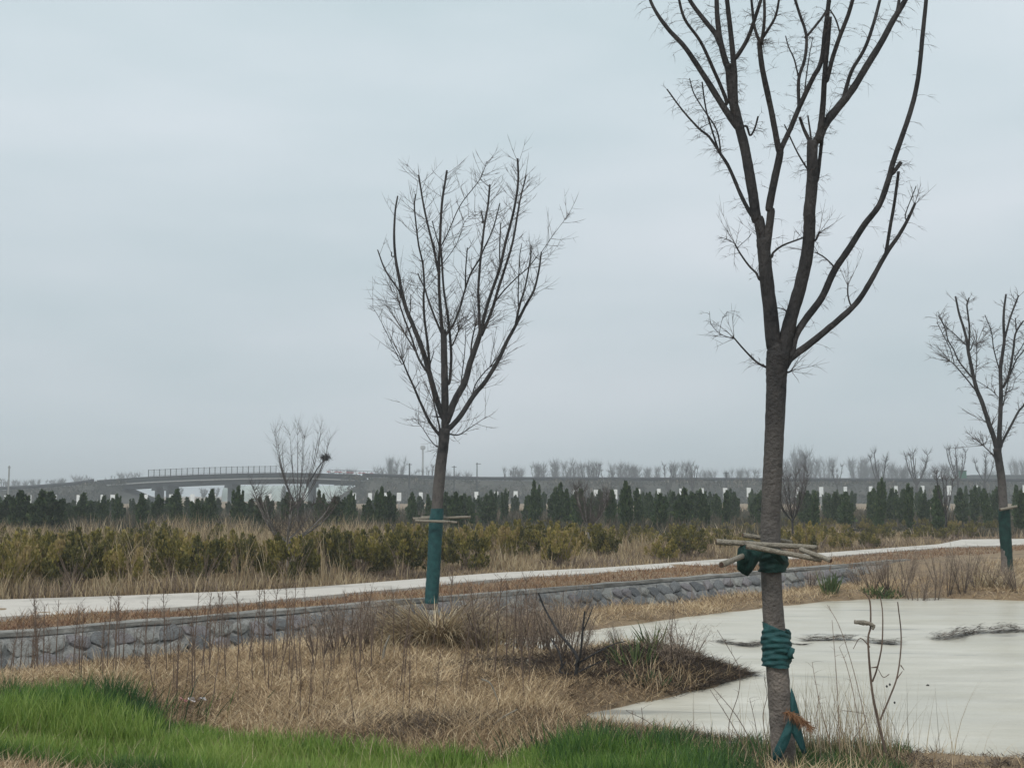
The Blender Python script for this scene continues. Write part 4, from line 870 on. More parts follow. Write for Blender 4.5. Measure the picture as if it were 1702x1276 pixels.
Bc = Tr(1050, 340, 3.3314)
def A_(*p): return [(x, y - 1132.7) for x, y in p]
Rm_ = [
 ([(810,900),(795,800),(785,760),(765,560),(745,400),(735,280),(725,190)], 92, 72, 0), ([(728,230),(705,90)]+A_((690,1210),(672,1080),(650,950),(622,800),(590,680),(562,560),(548,440),(543,360)), 62, 52, .15),
 (A_((540,400),(510,310),(490,220),(475,100),(470,0),(462,-160)), 38, 24, .3), (A_((575,640),(570,430),(560,300),(545,150),(528,0),(512,-260)), 36, 24, -.2), (A_((488,240),(465,190),(400,110),(320,0),(240,-160)), 34, 20, .5),
 (A_((577,320),(640,220),(690,80),(735,-60)), 26, 18, -.4), ([(742,300),(752,190),(772,40)]+A_((762,1150),(790,1000),(818,870),(822,825)), 48, 40, -.3),
 (A_((818,840),(808,800),(770,600),(725,390),(708,250),(712,235)), 36, 26, -.5), (A_((712,245),(680,150),(665,20),(650,-160)), 18, 13, -.3), (A_((718,240),(735,100),(730,-120)), 20, 14, -.6), (A_((722,215),(765,150),(800,80),(825,-60)), 17, 12, -.8),
 (A_((822,835),(880,710),(930,590),(1000,440),(1050,340),(1070,180),(1090,20),(1110,-200)), 30, 24, -.1), (A_((926,600),(925,440),(958,330),(967,200),(930,80),(885,-60)), 20, 15, .4), (A_((967,205),(1060,90),(1100,10)), 15, 12, .6),
 (A_((924,430),(900,330),(868,260),(852,200)), 10, 6, .5), (A_((958,500),(980,330),(1003,205)), 8, 4, .3),
 (A_((582,700),(500,580),(400,420),(300,270),(200,160),(130,60),(85,-40)), 40, 16, .3), (A_((525,560),(450,380),(380,230),(290,100),(250,-60)), 22, 14, -.5),
 (A_((672,1200),(640,1150),(600,1070),(540,930),(490,850),(430,760),(370,710),(280,610),(195,495)), 26, 8, .5), (A_((485,845),(450,740),(410,600),(390,455)), 12, 8, .6), (A_((492,840),(470,720),(400,610),(345,520),(320,435)), 10, 6, .3), (A_((375,715),(430,685),(520,655)), 5, 3, .5),
 (A_((635,700),(655,750),(680,715),(700,645)), 13, 10, 0), ([(708,415),(690,380),(650,340),(600,270),(570,215)], 14, 8, .5), ([(570,215),(520,190),(485,180)], 5, 3, .4), ([(590,235),(650,180),(665,155)], 4, 2, .4),
 ([(775,290),(785,265),(840,225),(960,180)], 15, 9, -.4), ([(830,860),(855,740),(890,600),(940,430),(975,250),(985,100),(984,40)]+A_((1000,1000),(1000,850),(1000,780)), 78, 60, -.1),
 (A_((1010,800),(1040,740),(1058,600),(1070,400),(1090,200),(1100,95)), 44, 18, -.4), (A_((1035,770),(1070,690),(1140,600),(1220,500),(1300,370),(1380,240),(1450,110),(1510,10),(1580,-120)), 52, 28, .3), (A_((1455,110),(1475,40),(1490,-80)), 22, 16, .5),
 (A_((1175,540),(1190,480),(1220,390),(1290,270),(1340,130),(1385,-40)), 24, 18, .6), (A_((1082,440),(1110,330),(1150,210),(1200,80),(1240,-60)), 26, 22, -.6), (A_((1155,190),(1130,110),(1098,55)), 10, 8, -.3),
 (A_((990,790),(955,720),(930,650)), 22, 16, .2), (A_((990,960),(920,850),(845,690)), 11, 7, -.3), (A_((992,765),(975,640)), 11, 9, 0), (A_((1080,638),(1145,570)), 8, 6, .2), (A_((1025,1000),(1045,850),(1058,720)), 22, 20, .5),
 ([(880,830),(905,730),(960,640),(1050,520),(1120,370),(1200,250),(1290,110),(1370,5)]+A_((1420,1000),(1450,890),(1510,720),(1560,560),(1590,400),(1610,200),(1630,0),(1640,-180)), 44, 22, .2),
 (A_((1440,965),(1465,935),(1490,900)), 22, 24, .2), ([(1408,265),(1430,130)]+A_((1455,1120),(1478,950)), 20, 16, -.3), ([(1122,345),(1070,295),(1020,265)], 9, 7, .1),
 ([(845,900),(880,850),(1000,760),(1120,660),(1240,550),(1320,430),(1410,270),(1480,170),(1530,80)]+A_((1570,1125),), 46, 15, .1), ([(1520,90)]+A_((1518,1180),(1575,1030)), 7, 5, .2), ([(1212,555),(1197,500),(1197,435)], 9, 8, .1),
 ([(775,910),(745,900),(690,870),(620,800),(558,728)], 15, 8, .3), ([(556,740),(490,715),(440,660),(430,590)], 5, 2, .3), ([(485,712),(500,640),(530,590)], 3, 2, .3), ([(865,605),(840,580),(770,565)], 7, 5, .5), ([(860,928),(890,918)], 12, 8, 0), ([(1015,200),(1040,150)], 12, 12, 0),
]
big_tree, big_base = traced_tree('bare_tree', 'big bare forked tree nearest the camera, its trunk rising from the pond bank', 8.1,
    [(1303, 1275, 40), (1301, 1230, 39), (1297, 1180, 37.5), (1292, 1110, 36), (1284, 1000, 34), (1281, 920, 32.5), (1281, 860, 32), (1284, 790, 32), (1287, 720, 32), (1290, 650, 33), (1291, 612, 36), (1293, 585, 38)],
    [(Bc, p, a, c, d_) for p, a, c, d_ in Rm_], .145, .0018, 46, 5, updir=0, fan=6, arch=.55, depth=.8)

Dc = Tr(1500, 580, 5.80)
def C_(*p): return [(x * 5.80 / 8.396, (y / 8.396 + 440 - 580) * 5.80) for x, y in p]
Fm = [
 ([(925,1010),(880,850),(830,710),(770,520),(720,400),(690,290),(650,100),(630,0)]+C_((900,1060),(850,870),(790,680),(740,440)), 50, 18, .2), ([(702,310),(715,100),(715,0)]+C_((1035,1100),), 9, 7, .4), (C_((925,1190),(935,900),(915,700),(900,560),(930,460)), 18, 14, -.3),
 ([(672,275),(600,190),(540,110),(490,0)]+C_((640,1060),(590,880),(500,700)), 17, 9, .5), ([(712,405),(620,290),(500,150),(450,115)], 16, 8, .6), ([(500,145),(460,0)]+C_((560,960),(480,800)), 9, 7, .6), (C_((880,1110),(700,940),(590,850),(500,660)), 9, 6, -.3), ([(925,465),(850,390),(715,305)], 8, 6, 0),
 (C_((945,1190),(970,1140),(990,1075)), 11, 10, 0), ([(930,980),(935,780),(945,600),(950,400),(945,200),(968,20)]+C_((1420,1050),(1410,800),(1420,600),(1445,410)), 48, 18, -.1), (C_((1430,1020),(1500,750),(1570,560),(1620,430)), 20, 15, .4),
 ([(935,200),(880,0)]+C_((1240,930),(1150,700)), 13, 8, .5), ([(975,360),(1030,230),(1070,0)]+C_((1560,1050),(1590,930),(1690,780)), 26, 14, -.4), (C_((1590,940),(1580,830),(1575,740)), 13, 9, 0), ([(1040,240),(1100,100),(1172,10),(1230,-140)], 14, 9, .3), ([(1080,90),(1172,-60),(1210,-180)], 9, 7, .6),
 ([(950,940),(965,890),(1050,730),(1120,600),(1170,540),(1260,380),(1330,200)], 28, 12, .2), ([(1170,540),(1230,480),(1290,300)], 14, 9, -.4), ([(895,1040),(880,1030),(830,980),(770,920)], 13, 9, .2), ([(775,920),(820,880)], 6, 4, .1), ([(770,918),(700,870),(640,885)], 4, 2, .1), ([(1010,420),(1060,380),(1090,290),(1165,215)], 5, 3, .3), ([(900,850),(880,790),(850,730)], 9, 7, .3),
 ([(970,540),(990,450),(1020,300)], 12, 9, .5), ([(955,870),(985,800),(1015,700)], 6, 4, .5),
]
right_tree, right_base = traced_tree('bare_tree', 'bare lopped tree at the right edge with a teal wrapped trunk', 25.8,
    [(1674, 960, 17), (1672, 925, 16), (1668, 850, 14.5), (1665, 800, 13), (1660, 765, 12.5), (1657, 745, 13)],
    [(Dc, p, a, c, d_) for p, a, c, d_ in Fm], .34, .0060, 22, 8, updir=0.05, fan=12, arch=.2)

# ------------------------------------------------------------------ cloth wraps and support poles
def wrap(name, D, pts, mat, label, cat='cloth wrap', n=26, amp=.02, sub=8, phase=0, slant=0., group=None):
    """pts (x,y,w px) along the trunk; wrinkled sleeve"""
    c = np.array([at(x, y, D) for x, y, _ in pts]); rr = np.array([w_ / 2 * D / F for _, _, w_ in pts]); c, rr = smooth_line(c, rr, sub)
    base = c[0].copy(); a = np.arange(n) * 2 * math.pi / n; V = []
    for i_, (p, r_) in enumerate(zip(c, rr)):
        z_ = p[2]; wr = amp * r_ / .08 * (.34 * np.sin(z_ * 175 + 3.4 * np.sin(a + phase) + 1.3 * np.sin(2 * a + 1)) + .34 * np.sin(z_ * 112 - 3.6 * np.cos(a + 2 + phase) + np.sin(3 * a)) + .5 * np.sin(z_ * 43 + 2.6 * np.sin(a * 1 + .8)) + .15 * np.sin(5 * a + z_ * 60)) * .55
        ed = 0
        if slant: ed = slant * (np.cos(a)) * (1 if i_ > len(c) - 4 else .15)
        V.append(np.stack((p[0] + np.cos(a) * (r_ + wr + .004), p[1] + np.sin(a) * (r_ + wr + .004), np.full(n, p[2]) + ed + rng.normal(0, .0015, n)), 1))
    m_ = len(V); V = np.concatenate(V) - base; k = np.arange(n); kk = (k + 1) % n
    Fq = np.concatenate([np.stack((k + j * n, kk + j * n, kk + (j + 1) * n, k + (j + 1) * n), 1) for j in range(m_ - 1)])
    return obj(name, npmesh(name, V, Fq, mat, smooth=True), None, tuple(base), label=label, cat=cat, group=group)
wrap('cloth_wrap', 19.6, [(717, 1002, 22), (718, 985, 21.5), (721, 940, 21.5), (723, 900, 22), (725, 866, 22.5), (727, 845, 20)], M['cloth'], 'teal cloth sleeve wound round the middle tree trunk', amp=.006)
wrap('cloth_wrap', 25.8, [(1675, 958, 17), (1674, 930, 16.5), (1671, 890, 18.5), (1669, 845, 18)], M['cloth_dark'], 'dark teal cloth sleeve wound round the right tree trunk', amp=.006)
wrap('cloth_wrap', 8.1, [(1290, 1107, 42), (1291, 1090, 46), (1291, 1072, 47), (1290, 1055, 45), (1289, 1042, 41)], M['cloth'], 'bunched teal cloth band tied round the big trunk below its poles', n=48, amp=.015, sub=16, slant=-.035)
wrap('cloth_wrap', 8.1, [(1284, 950, 42), (1285, 938, 45), (1285, 926, 46), (1284, 914, 42)], M['cloth_dark'], 'dark green cloth tied under the poles on the big trunk', n=30, amp=.012, sub=8)
def flap(pts, D, mat, label, th=.012, dy=-.02):
    """a cloth rag: outline in px at depth D with folds"""
    c = np.array([at(x, y, D) for x, y in pts]); ctr = c.mean(0); n_ = len(c)
    rings = []
    for s_, bul in ((1, 0), (.7, .6), (.35, 1)):
        for p in c: rings.append(ctr + (p - ctr) * s_ + np.array((0, -th * 1.6 * bul * (1 + .6 * math.sin(p[0] * 90 + p[2] * 60)), 0)))
    V = np.array(rings + [ctr + np.array((0, -th * 1.8, 0))]); Vb = V + np.array((0, th, 0)) * np.concatenate((np.ones(n_) * .5, np.ones(2 * n_ + 1) * 1.6))[:, None]
    k = np.arange(n_); kk = (k + 1) % n_; m_ = len(V)
    q_ = np.concatenate([np.stack((k + o, kk + o, kk + o + n_, k + o + n_), 1) for o in (0, n_)]); t_ = np.stack((k + 2 * n_, kk + 2 * n_, np.full(n_, 3 * n_)), 1)
    VV = np.concatenate((V, Vb)) - ctr + (0, dy, 0)
    return obj('cloth_rag', npmesh('cloth_rag', VV, [np.concatenate((q_, q_[:, ::-1] + m_, np.stack((kk, k, k + m_, kk + m_), 1))), np.concatenate((t_, t_[:, ::-1] + m_))], mat, smooth=True), None, tuple(ctr), label=label, cat='cloth rag')
flap([(1236, 898), (1250, 897), (1266, 905), (1268, 922), (1258, 935), (1250, 948), (1242, 957), (1233, 953), (1225, 946), (1224, 930), (1226, 912)], 7.98, M['cloth_dark'], 'dark green rag hanging from the poles left of the big trunk', th=.03)
flap([(1282, 911), (1296, 912), (1303, 922), (1307, 934), (1302, 938), (1290, 930), (1280, 922)], 7.93, M['cloth_dark'], 'small dark green cloth knot over the poles on the big trunk', th=.025)
flap([(1311, 1073), (1320, 1077), (1316, 1088), (1319, 1093), (1310, 1096), (1306, 1085)], 8.05, M['cloth'], 'small teal cloth tail poking from the band on the big trunk', th=.02)
flap([(1313, 1140), (1318, 1152), (1322, 1166), (1327, 1184), (1329, 1204), (1334, 1226), (1339, 1248), (1333, 1252), (1327, 1240), (1323, 1222), (1318, 1211), (1313, 1214), (1309, 1228), (1306, 1240), (1299, 1254), (1290, 1266), (1281, 1264), (1284, 1246), (1294, 1226), (1301, 1210), (1308, 1196), (1314, 1176), (1312, 1158)], 7.96, M['cloth'], 'torn teal cloth hanging down the foot of the big trunk', th=.012, dy=-.03)
def poles(name, label, ends, parent_loc):
    g = empty(name, tuple(parent_loc), label=label, cat='support frame')
    for (x0, y0, d0), (x1, y1, d1), wp in ends:
        p0, p1 = at(x0, y0, d0), at(x1, y1, d1); dm_ = (d0 + d1) / 2; r_ = wp / 2 * dm_ / F
        mids = [p0 + (p1 - p0) * s_ + rng.normal(0, .06 * r_, 3) for s_ in np.linspace(0, 1, 7)]
        b = B(); b.tube(np.array(mids) - parent_loc, [r_ * q_ for q_ in (1.08, 1.05, 1.0, .98, 1.0, .96, .95)], 10, sub=3, wob=.02)
        po = obj('pole', b.mesh('pole', M['pole'], True), g)
        dr = (p1 - p0) / np.linalg.norm(p1 - p0)
        for e_, sg in ((mids[0], -1), (mids[-1], 1)):
            b = B(); b.tube(np.array([e_ + dr * sg * .0, e_ + dr * sg * .003]) - parent_loc, [r_ * .82, r_ * .80], 10); obj('cut_end', b.mesh('cut_end', M['pole_end']), po)
    return g
poles('support_poles', 'weathered horizontal wooden poles lashed round the big trunk at chest height',
      [((1190, 900, 7.95), (1358, 910, 7.93), 9), ((1199, 938, 7.55), (1250, 918, 8.1), 9.5), ((1240, 907, 7.86), (1365, 930, 7.80), 8.5), ((1330, 913, 7.86), (1381, 931, 7.7), 8), ((1235, 889, 8.27), (1316, 901, 8.3), 7.5)], at(1284, 910, 8.1))
poles('support_poles', 'thin horizontal wooden poles tied round the middle tree trunk above the teal sleeve',
      [((686, 862, 19.55), (782, 859, 19.85), 4.5), ((690, 865, 19.4), (745, 867, 19.35), 4.5), ((700, 860, 19.75), (740, 858, 19.8), 4.5), ((735, 866, 19.42), (760, 868, 19.4), 4)], at(725, 862, 19.6))
poles('support_poles', 'pale slanting wooden pole tied on the wrapped trunk of the right tree', [((1662, 847, 25.6), (1690, 841, 25.75), 4.5), ((1660, 846, 25.9), (1682, 845, 26.0), 3.5)], at(1670, 845, 25.8))
wrap('cloth_wrap', 19.6, [(727, 858, 12), (727, 850, 13), (728, 843, 10)], M['cloth'], 'bright teal cloth knot sticking up above the poles of the middle tree', n=14, amp=.01, sub=4)
# rusty fern-like tuft on the big trunk
b = B(); n_ = 420; s_ = rng.random(n_); c = np.array([at(1305 + 42 * q_, 1183 + 26 * q_ ** 1.6, 7.9) for q_ in s_]); ctr = at(1320, 1190, 7.9)
twigs(b, c - ctr, np.stack((rng.normal(.5, .6, n_), rng.normal(0, .5, n_), rng.normal(-.3, .6, n_)), 1), rng.uniform(.02, .055, n_), .0022, np.tile((0, 0, -.4), (n_, 1)), t=rng.random(n_))
obj('fern_frond', b.mesh('fern_frond', M['rust_fern']), None, tuple(ctr), label='rusty brown dried frond caught against the foot of the big trunk', cat='dry plant')

# ------------------------------------------------------------------ middle-distance bare trees
LMX = None
def mid(seed, x, yb, yt, D, label, **k_):
    g = bare_tree(seed, 1, **k_); return g
g = bare_tree(61, 6.6, 1.7, 12, 1.85, .045, pollard=False, tw=400, twl=.95, bark='bark_mid', twr=.006, upr=1.0, tipf=.08)
D = 50; put(g, fx(497, D), D, 0, fz(688, D) / 6.6, .4, 1.0); tag(g, 'tall thin many-stemmed bare tree in front of the bridge', 'tree')
nest = B(); nest.tube([(-.12, 0, 0), (-.05, 0, -.03), (.06, 0, -.03), (.13, 0, 0)], [.03, .09, .09, .03], 8, wob=.15); n_ = 220; twigs(nest, rng.normal(0, .10, (n_, 3)) * (1, 1, .5), rng.normal(size=(n_, 3)), rng.uniform(.08, .2, n_), .010, np.zeros((n_, 3)))
nest_o = obj('bird_nest', nest.mesh('bird_nest', M['bark']), None, tuple(at(541, 760, 50)), label='small dark nest-like clump on the right side of the thin tree', cat='nest')
bb = B(); bb.tube([at(515, 800, 50), at(530, 775, 50), at(541, 762, 50)] - np.array((fx(497, 50), 50, 0)), [.03, .022, .015], 5, sub=3)
o = obj('branch', bb.mesh('branch', M['bark']), g); o.matrix_parent_inverse = Matrix(); 
sc_ = g.scale[2]; o.location = (0, 0, 0); o.rotation_euler = (0, 0, -.4); o.scale = (1 / g.scale[0], 1 / g.scale[1], 1 / g.scale[2])
g = bare_tree(62, 3.0, 1.15, 8, 1.35, .065, pollard=False, tw=520, twl=.55, bark='bark_pale', twr=.006, upr=.7, tipf=.1)
p = gp(475, 962); D = p[1]; put(g, p[0], D, 0, fz(800, D) / 3.0, .3, 1.15); tag(g, 'small forked pale tree braced by leaning props behind the path', 'tree')
g2 = empty('tree_props', tuple(p), label='thin pale wooden props leaning on the small forked tree', cat='tree props')
for (x0, y0), (x1, y1), dd in (((452, 968), (474, 912), .2), ((520, 985), (474, 905), -.6), ((508, 988), (472, 900), -.3)):
    bb = B(); bb.tube(np.array([at(x0, y0, D + dd), at(x1, y1, D - .05)]) - p, [.022, .018], 6); obj('prop', bb.mesh('prop', M['straw_pole'] if 'straw_pole' in M else M['pole']), g2)
g = bare_tree(63, 2.6, .95, 7, .85, .045, pollard=False, tw=420, twl=.5, bark='bark_pale', twr=.006, upr=1.0, tipf=.1)
p = gp(979, 926); D = p[1]; put(g, p[0], D, 0, fz(800, D) / 2.6, .8, 1.0); tag(g, 'small pale bare sapling with whitish trunk behind the path', 'tree')
g = bare_tree(64, 3.2, 1.1, 7, 1.2, .05, pollard=False, tw=460, twl=.6, bark='bark', twr=.008, upr=.9, tipf=.1)
p = gp(1318, 905); D = p[1]; put(g, p[0], D, 0, fz(775, D) / 3.2, .1, .9); tag(g, 'small bare tree just right of the big trunk behind the path', 'tree')
g = bare_tree(65, 3.4, 1.2, 5, .7, .05, tw=120, twl=.4, bark='bark', twr=.010); p = gp(1573, 893); put(g, p[0], p[1], 0, .85, 2, 1); tag(g, 'slender dark sapling standing where the path turns', 'tree')

# ------------------------------------------------------------------ tall weeds, bare shrubs, tufts
def weed(seed, hgt=1.0, br_=14):
    R = random.Random(seed); b = B(); n_ = 7
    pts = [np.array((0, 0, -.03))]; dx = R.uniform(-.06, .06)
    for k_ in range(1, n_): pts.append(np.array((dx * k_ / n_ + R.uniform(-.006, .006), R.uniform(-.006, .006), hgt * k_ / (n_ - 1))))
    b.tube(pts, np.linspace(.0085, .0034, n_), 5, sub=2)
    sp, _ = smooth_line(np.array(pts), np.ones(n_), 5); j = rng.integers(int(len(sp) * .45), len(sp), br_); th = rng.uniform(0, 6.28, br_)
    d = np.stack((np.cos(th), np.sin(th), rng.uniform(.8, 2.0, br_)), 1); L_ = rng.uniform(.05, .20, br_) * hgt
    twigs(b, sp[j], d, L_, .0022, np.zeros((br_, 3)), K=3)
    dn = d / np.linalg.norm(d, axis=1)[:, None]
    for _r in range(2): twigs(b, sp[j] + dn * (L_ * .6)[:, None], dn + rng.normal(size=(br_, 3)) * .5, L_ * .4, .0016, np.zeros((br_, 3)), K=3)
    return b.mesh('weed_stalk', M['weed'])
weeds = [weed(300 + i_, 1.0, 12 + 7 * (i_ % 5)) for i_ in range(10)]
wl = [(65, 1125, 985), (62, 1120, 1010), (60, 1128, 1050), (178, 1120, 990), (187, 1135, 998), (192, 1138, 1020), (240, 1112, 990), (243, 1135, 1030), (260, 1168, 1052), (254, 1150, 1078), (294, 1158, 1060), (334, 1122, 985), (345, 1124, 995), (347, 1118, 1012), (397, 1100, 985), (310, 1140, 1050), (372, 1118, 1040), (437, 1108, 980), (420, 1150, 1040),
      (500, 1200, 1090), (512, 1205, 1100), (480, 1185, 1080), (525, 1130, 1020), (540, 1100, 1000), (563, 1095, 995), (597, 1130, 1000), (592, 1215, 1120), (668, 1195, 1105), (765, 1130, 1060), (692, 1132, 1070), (795, 1105, 975), (810, 1100, 985), (822, 1128, 960), (842, 1100, 965), (852, 1095, 970), (880, 1110, 960), (868, 1120, 985), (965, 1060, 1000),
      (1113, 1108, 1015), (1116, 1120, 1030), (1130, 1100, 1020), (20, 1118, 1050), (100, 1125, 1060), (130, 1110, 1050), (215, 1120, 1045), (225, 1100, 1030), (450, 1095, 1010), (462, 1110, 1030), (1378, 985, 920), (1300, 1000, 950), (1480, 990, 910), (1500, 992, 915), (1525, 990, 905), (1545, 995, 910), (1585, 993, 908), (1600, 990, 918), (1470, 985, 925), (1437, 990, 930), (1620, 985, 925), (1680, 985, 930), (1215, 985, 940), (740, 1085, 990), (560, 1090, 1010), (630, 1100, 1000), (655, 1095, 985)]
for _ in range(130):
    x = random.choice((random.uniform(5, 620), random.uniform(5, 1000))); wl.append((x, random.uniform(1062, 1185) if x > 250 else random.uniform(1095, 1150), None))
its = []
for x, y, yt in wl:
    p = gp(x, y)
    if sdist(np.array([p[0]]), np.array([p[1]]), POND)[0] < 0: continue
    if yt is None: yt = y - random.uniform(45, 130)
    hh = at(x, yt, p[1])[2]; o = obj('weed_stalk', random.choice(weeds), None, tuple(p + (0, 0, float(height(p[0], p[1])))))
    q_ = max(.35, min(1.2, hh)); o.scale = (q_ * 1.1, q_ * 1.1, max(.25, hh)); o.rotation_euler = (random.gauss(0, .06), random.gauss(0, .09), random.uniform(0, 6.28))
    tag(o, None, 'weed', 'thin brown weed stalks on the dry bank'); its.append((x, o))
ordinal_labels(its, 'thin brown weed stalk on the bank')
# bare bushy shrubs
def bare_shrub(seed, n=75, col=.5):
    r_ = np.random.default_rng(seed); g = empty('bare_shrub'); b = B(); n_ = 9; th = r_.uniform(0, 6.28, n_); tips = []
    d = np.stack((np.cos(th) * r_.uniform(.05, .5, n_), np.sin(th) * .4, np.ones(n_)), 1); L_ = r_.uniform(.7, 1.05, n_)
    st = np.stack((np.cos(th) * .06, np.sin(th) * .06, np.full(n_, -.03)), 1)
    twigs(b, st, d, L_, .013, np.zeros((n_, 3)), K=4, t=.1); obj('stems', b.mesh('stems', M['shrub_twig']), g, kind='stuff')
    b = B(); k_ = r_.integers(0, n_, n * 6); f_ = r_.uniform(.35, 1, len(k_)); dn = d / np.linalg.norm(d, axis=1)[:, None]
    s0 = st[k_] + dn[k_] * (L_[k_] * f_)[:, None] + r_.normal(0, .07, (len(k_), 3)); dd = dn[k_] + r_.normal(size=(len(k_), 3)) * .7
    twigs(b, s0, dd, r_.uniform(.05, .22, len(k_)), .0028, np.zeros((len(k_), 3)), K=3, t=np.clip(r_.normal(.58, .25, len(k_)), 0, 1)); obj('twigs', b.mesh('twigs', M['shrub_twig']), g, kind='stuff')
    return g
bsh = [bare_shrub(400 + i_) for i_ in range(6)]
sl_ = [(560, 1085, 1000), (585, 1078, 985), (612, 1075, 980), (640, 1072, 985), (770, 1075, 975), (790, 1070, 968), (820, 1070, 962), (845, 1068, 965), (870, 1075, 968), (895, 1080, 975), (915, 1085, 975), (940, 1105, 985), (925, 1100, 1000), (955, 1110, 1020), (1140, 1115, 1040), (1120, 1118, 1045), (1030, 1085, 1040),
       (1450, 982, 925), (1475, 984, 918), (1500, 985, 912), (1525, 988, 905), (1550, 988, 905), (1575, 985, 908), (1600, 985, 912), (1625, 980, 920), (1645, 975, 925), (1690, 985, 935), (1345, 975, 935), (690, 1060, 1000), (530, 1095, 1015), (598, 1085, 1000), (655, 1060, 985), (805, 1088, 985), (858, 1082, 972), (882, 1070, 965), (1460, 970, 920), (1510, 972, 905), (1560, 975, 905), (1610, 972, 912), (1665, 978, 935), (1430, 975, 935)]
its = []
for i_, (x, y, yt) in enumerate(sl_):
    p = gp(x, y); hh = at(x, yt, p[1])[2]; v_ = bsh[i_ % 6]; g = v_ if v_.name not in used else copy_tree(v_); used.add(v_.name); used.add(g.name)
    put(g, p[0], p[1], float(height(p[0], p[1])), hh / 1.0, random.uniform(0, 6), random.uniform(.75, 1.1) / max(hh, .5) * .8); g['category'] = 'shrub'; g['group'] = 'leafless brown shrubs on the bank'; its.append((x, g))
ordinal_labels(its, 'leafless brown twiggy shrub on the bank')
# dark branching dead shrub on the spit
def pl(name, D, lines, mat, label, cat, base_px, n=6, extra=None):
    base = gp(*base_px) if D is None else at(*base_px, D); D = base[1] if D is None else D
    g = empty(name, tuple(base), label=label, cat=cat)
    for pts, w0, w1 in lines:
        c = np.array([at(x, y, D + dz) for x, y, dz in pts]) - base; b = B(); b.tube(c, np.linspace(w0, w1, len(pts)) / 2 * D / F, n, sub=4, wob=.03); obj('stem', b.mesh('stem', mat), g)
    return g, base
pl('dead_bush', None, [([(955, 1130, 0), (960, 1095, 0), (945, 1070, .1), (928, 1050, .2), (905, 1010, .3), (895, 985, .3)], 6, 2.5), ([(958, 1110, 0), (965, 1085, -.1), (968, 1050, -.2), (972, 1015, -.2)], 4.5, 2.5), ([(935, 1110, 0), (930, 1085, 0), (915, 1060, .1)], 4, 2), ([(955, 1105, 0), (990, 1085, -.1), (1020, 1070, 0), (1040, 1065, 0)], 3.5, 1.5), ([(958, 1118, 0), (985, 1105, 0), (1010, 1095, 0)], 3, 1.5), ([(968, 1050, -.2), (975, 1035, -.2), (985, 1010, -.2)], 2.5, 1.5), ([(945, 1120, 0), (930, 1115, 0), (940, 1100, .1)], 4, 2)], M['bark'], 'dark branching dead shrub on the debris spit by the pond', 'shrub', (957, 1132))
# pale broken reed stalks
for lines, lab, bp in (([([(800, 1128, 0), (815, 1135, 0), (826, 1160, 0), (832, 1185, 0)], 3, 2)], 'pale arched broken reed stalk lying on the dry grass', (832, 1186)), ([([(975, 1120, 0), (982, 1103, 0)], 6, 3)], 'short pale broken stick upright on the spit', (975, 1122)), ([([(812, 1215, 0), (830, 1195, 0), (860, 1178, 0)], 3, 2)], 'pale dry stalk bent low at the edge of green grass', (812, 1217)), ([([(875, 1105, 0), (878, 1095, 0)], 5, 3)], 'tiny pale cut reed stub on the bank', (875, 1107)), ([([(635, 1100, 0), (640, 1075, 0), (648, 1055, 0)], 5, 3)], 'pale slanting cane left of the dry grass clump', (635, 1102))):
    pl('reed_stalk', None, lines, M['pole'], lab, 'reed', bp)
# tan pampas-like clump at the foot of the middle tree, another by right tree
def clump(name, px, n, hgt, spreadx, mat, label, cat, lean=(.1, .9), bend=(.6, 1.8), w_=.012, tm=.55, segs=6):
    k2 = None
    p = gp(*px); X = p[0] + rng.normal(0, spreadx, n); Y = p[1] + rng.normal(0, spreadx * .6, n)
    b = B(); bs_ = base3(X, Y) - p; yaw = np.arctan2(Y - p[1], X - p[0]) + rng.normal(0, .6, n)
    blades(b, bs_, rng.uniform(.5, 1.1, n) * hgt, w_, rng.uniform(*lean, n), rng.uniform(*bend, n), yaw, np.clip(rng.normal(tm, .25, n), 0, 1), segs=segs)
    return obj(name, b.mesh(name, mat), None, tuple(p), label=label, cat=None if name in ('green_sedge', 'ground_leaves') else cat, kind='stuff' if name in ('green_sedge', 'ground_leaves') else None)
clump('dry_grass_clump', (728, 1080), 1500, .80, .19, M['straw'], 'big arching tan dry grass clump in front of the middle tree', 'grass clump', tm=.45, w_=.018, lean=(0, .5), bend=(.9, 2.4))
clump('dry_grass_clump', (800, 1080), 260, .6, .2, M['straw'], 'small pale arching grass clump right of the big tan clump', 'grass clump', tm=.6)
clump('dry_grass_clump', (1650, 975), 420, .8, .18, M['straw'], 'pale arching grass tuft leaning on the right wrapped trunk', 'grass clump', tm=.8, w_=.015)
clump('evergreen_tuft', (1379, 987), 75, .42, .06, M['conifer'], 'small dark evergreen tuft on the far bank of the pond', 'shrub', lean=(0, .55), bend=(-.2, .3), w_=.04, tm=.75, segs=3)
clump('evergreen_tuft', (1465, 985), 160, .16, .16, M['conifer'], 'low dark green patch on the far pond bank under the brown shrubs', 'shrub', lean=(0, 1), bend=(0, .5), w_=.04, tm=.8, segs=3)
clump('leafy_plant', (1083, 1092), 24, .38, .04, M['conifer'], 'spiky dark green plant on the spit by the pond', 'plant', lean=(0, .5), bend=(0, .9), w_=.03, tm=.7, segs=4)
clump('leafy_plant', (1058, 1118), 40, .45, .10, M['conifer'], 'dull green spiky plant left of the taller spiky plant', 'plant', lean=(0, .5), bend=(0, .8), w_=.02, tm=.8, segs=4)
clump('ground_leaves', (1075, 1135), 90, .14, .14, M['conifer'], 'low dark green leafy patch at the front of the spit', 'plant', lean=(.2, 1.2), bend=(0, .6), w_=.03, tm=.4, segs=3)
clump('green_sedge', (110, 1205), 500, .32, .5, M['green'], 'dark green sedge tuft at the back of the bright grass', 'grass clump', lean=(0, .4), bend=(.1, .9), w_=.011, tm=.15, segs=4)
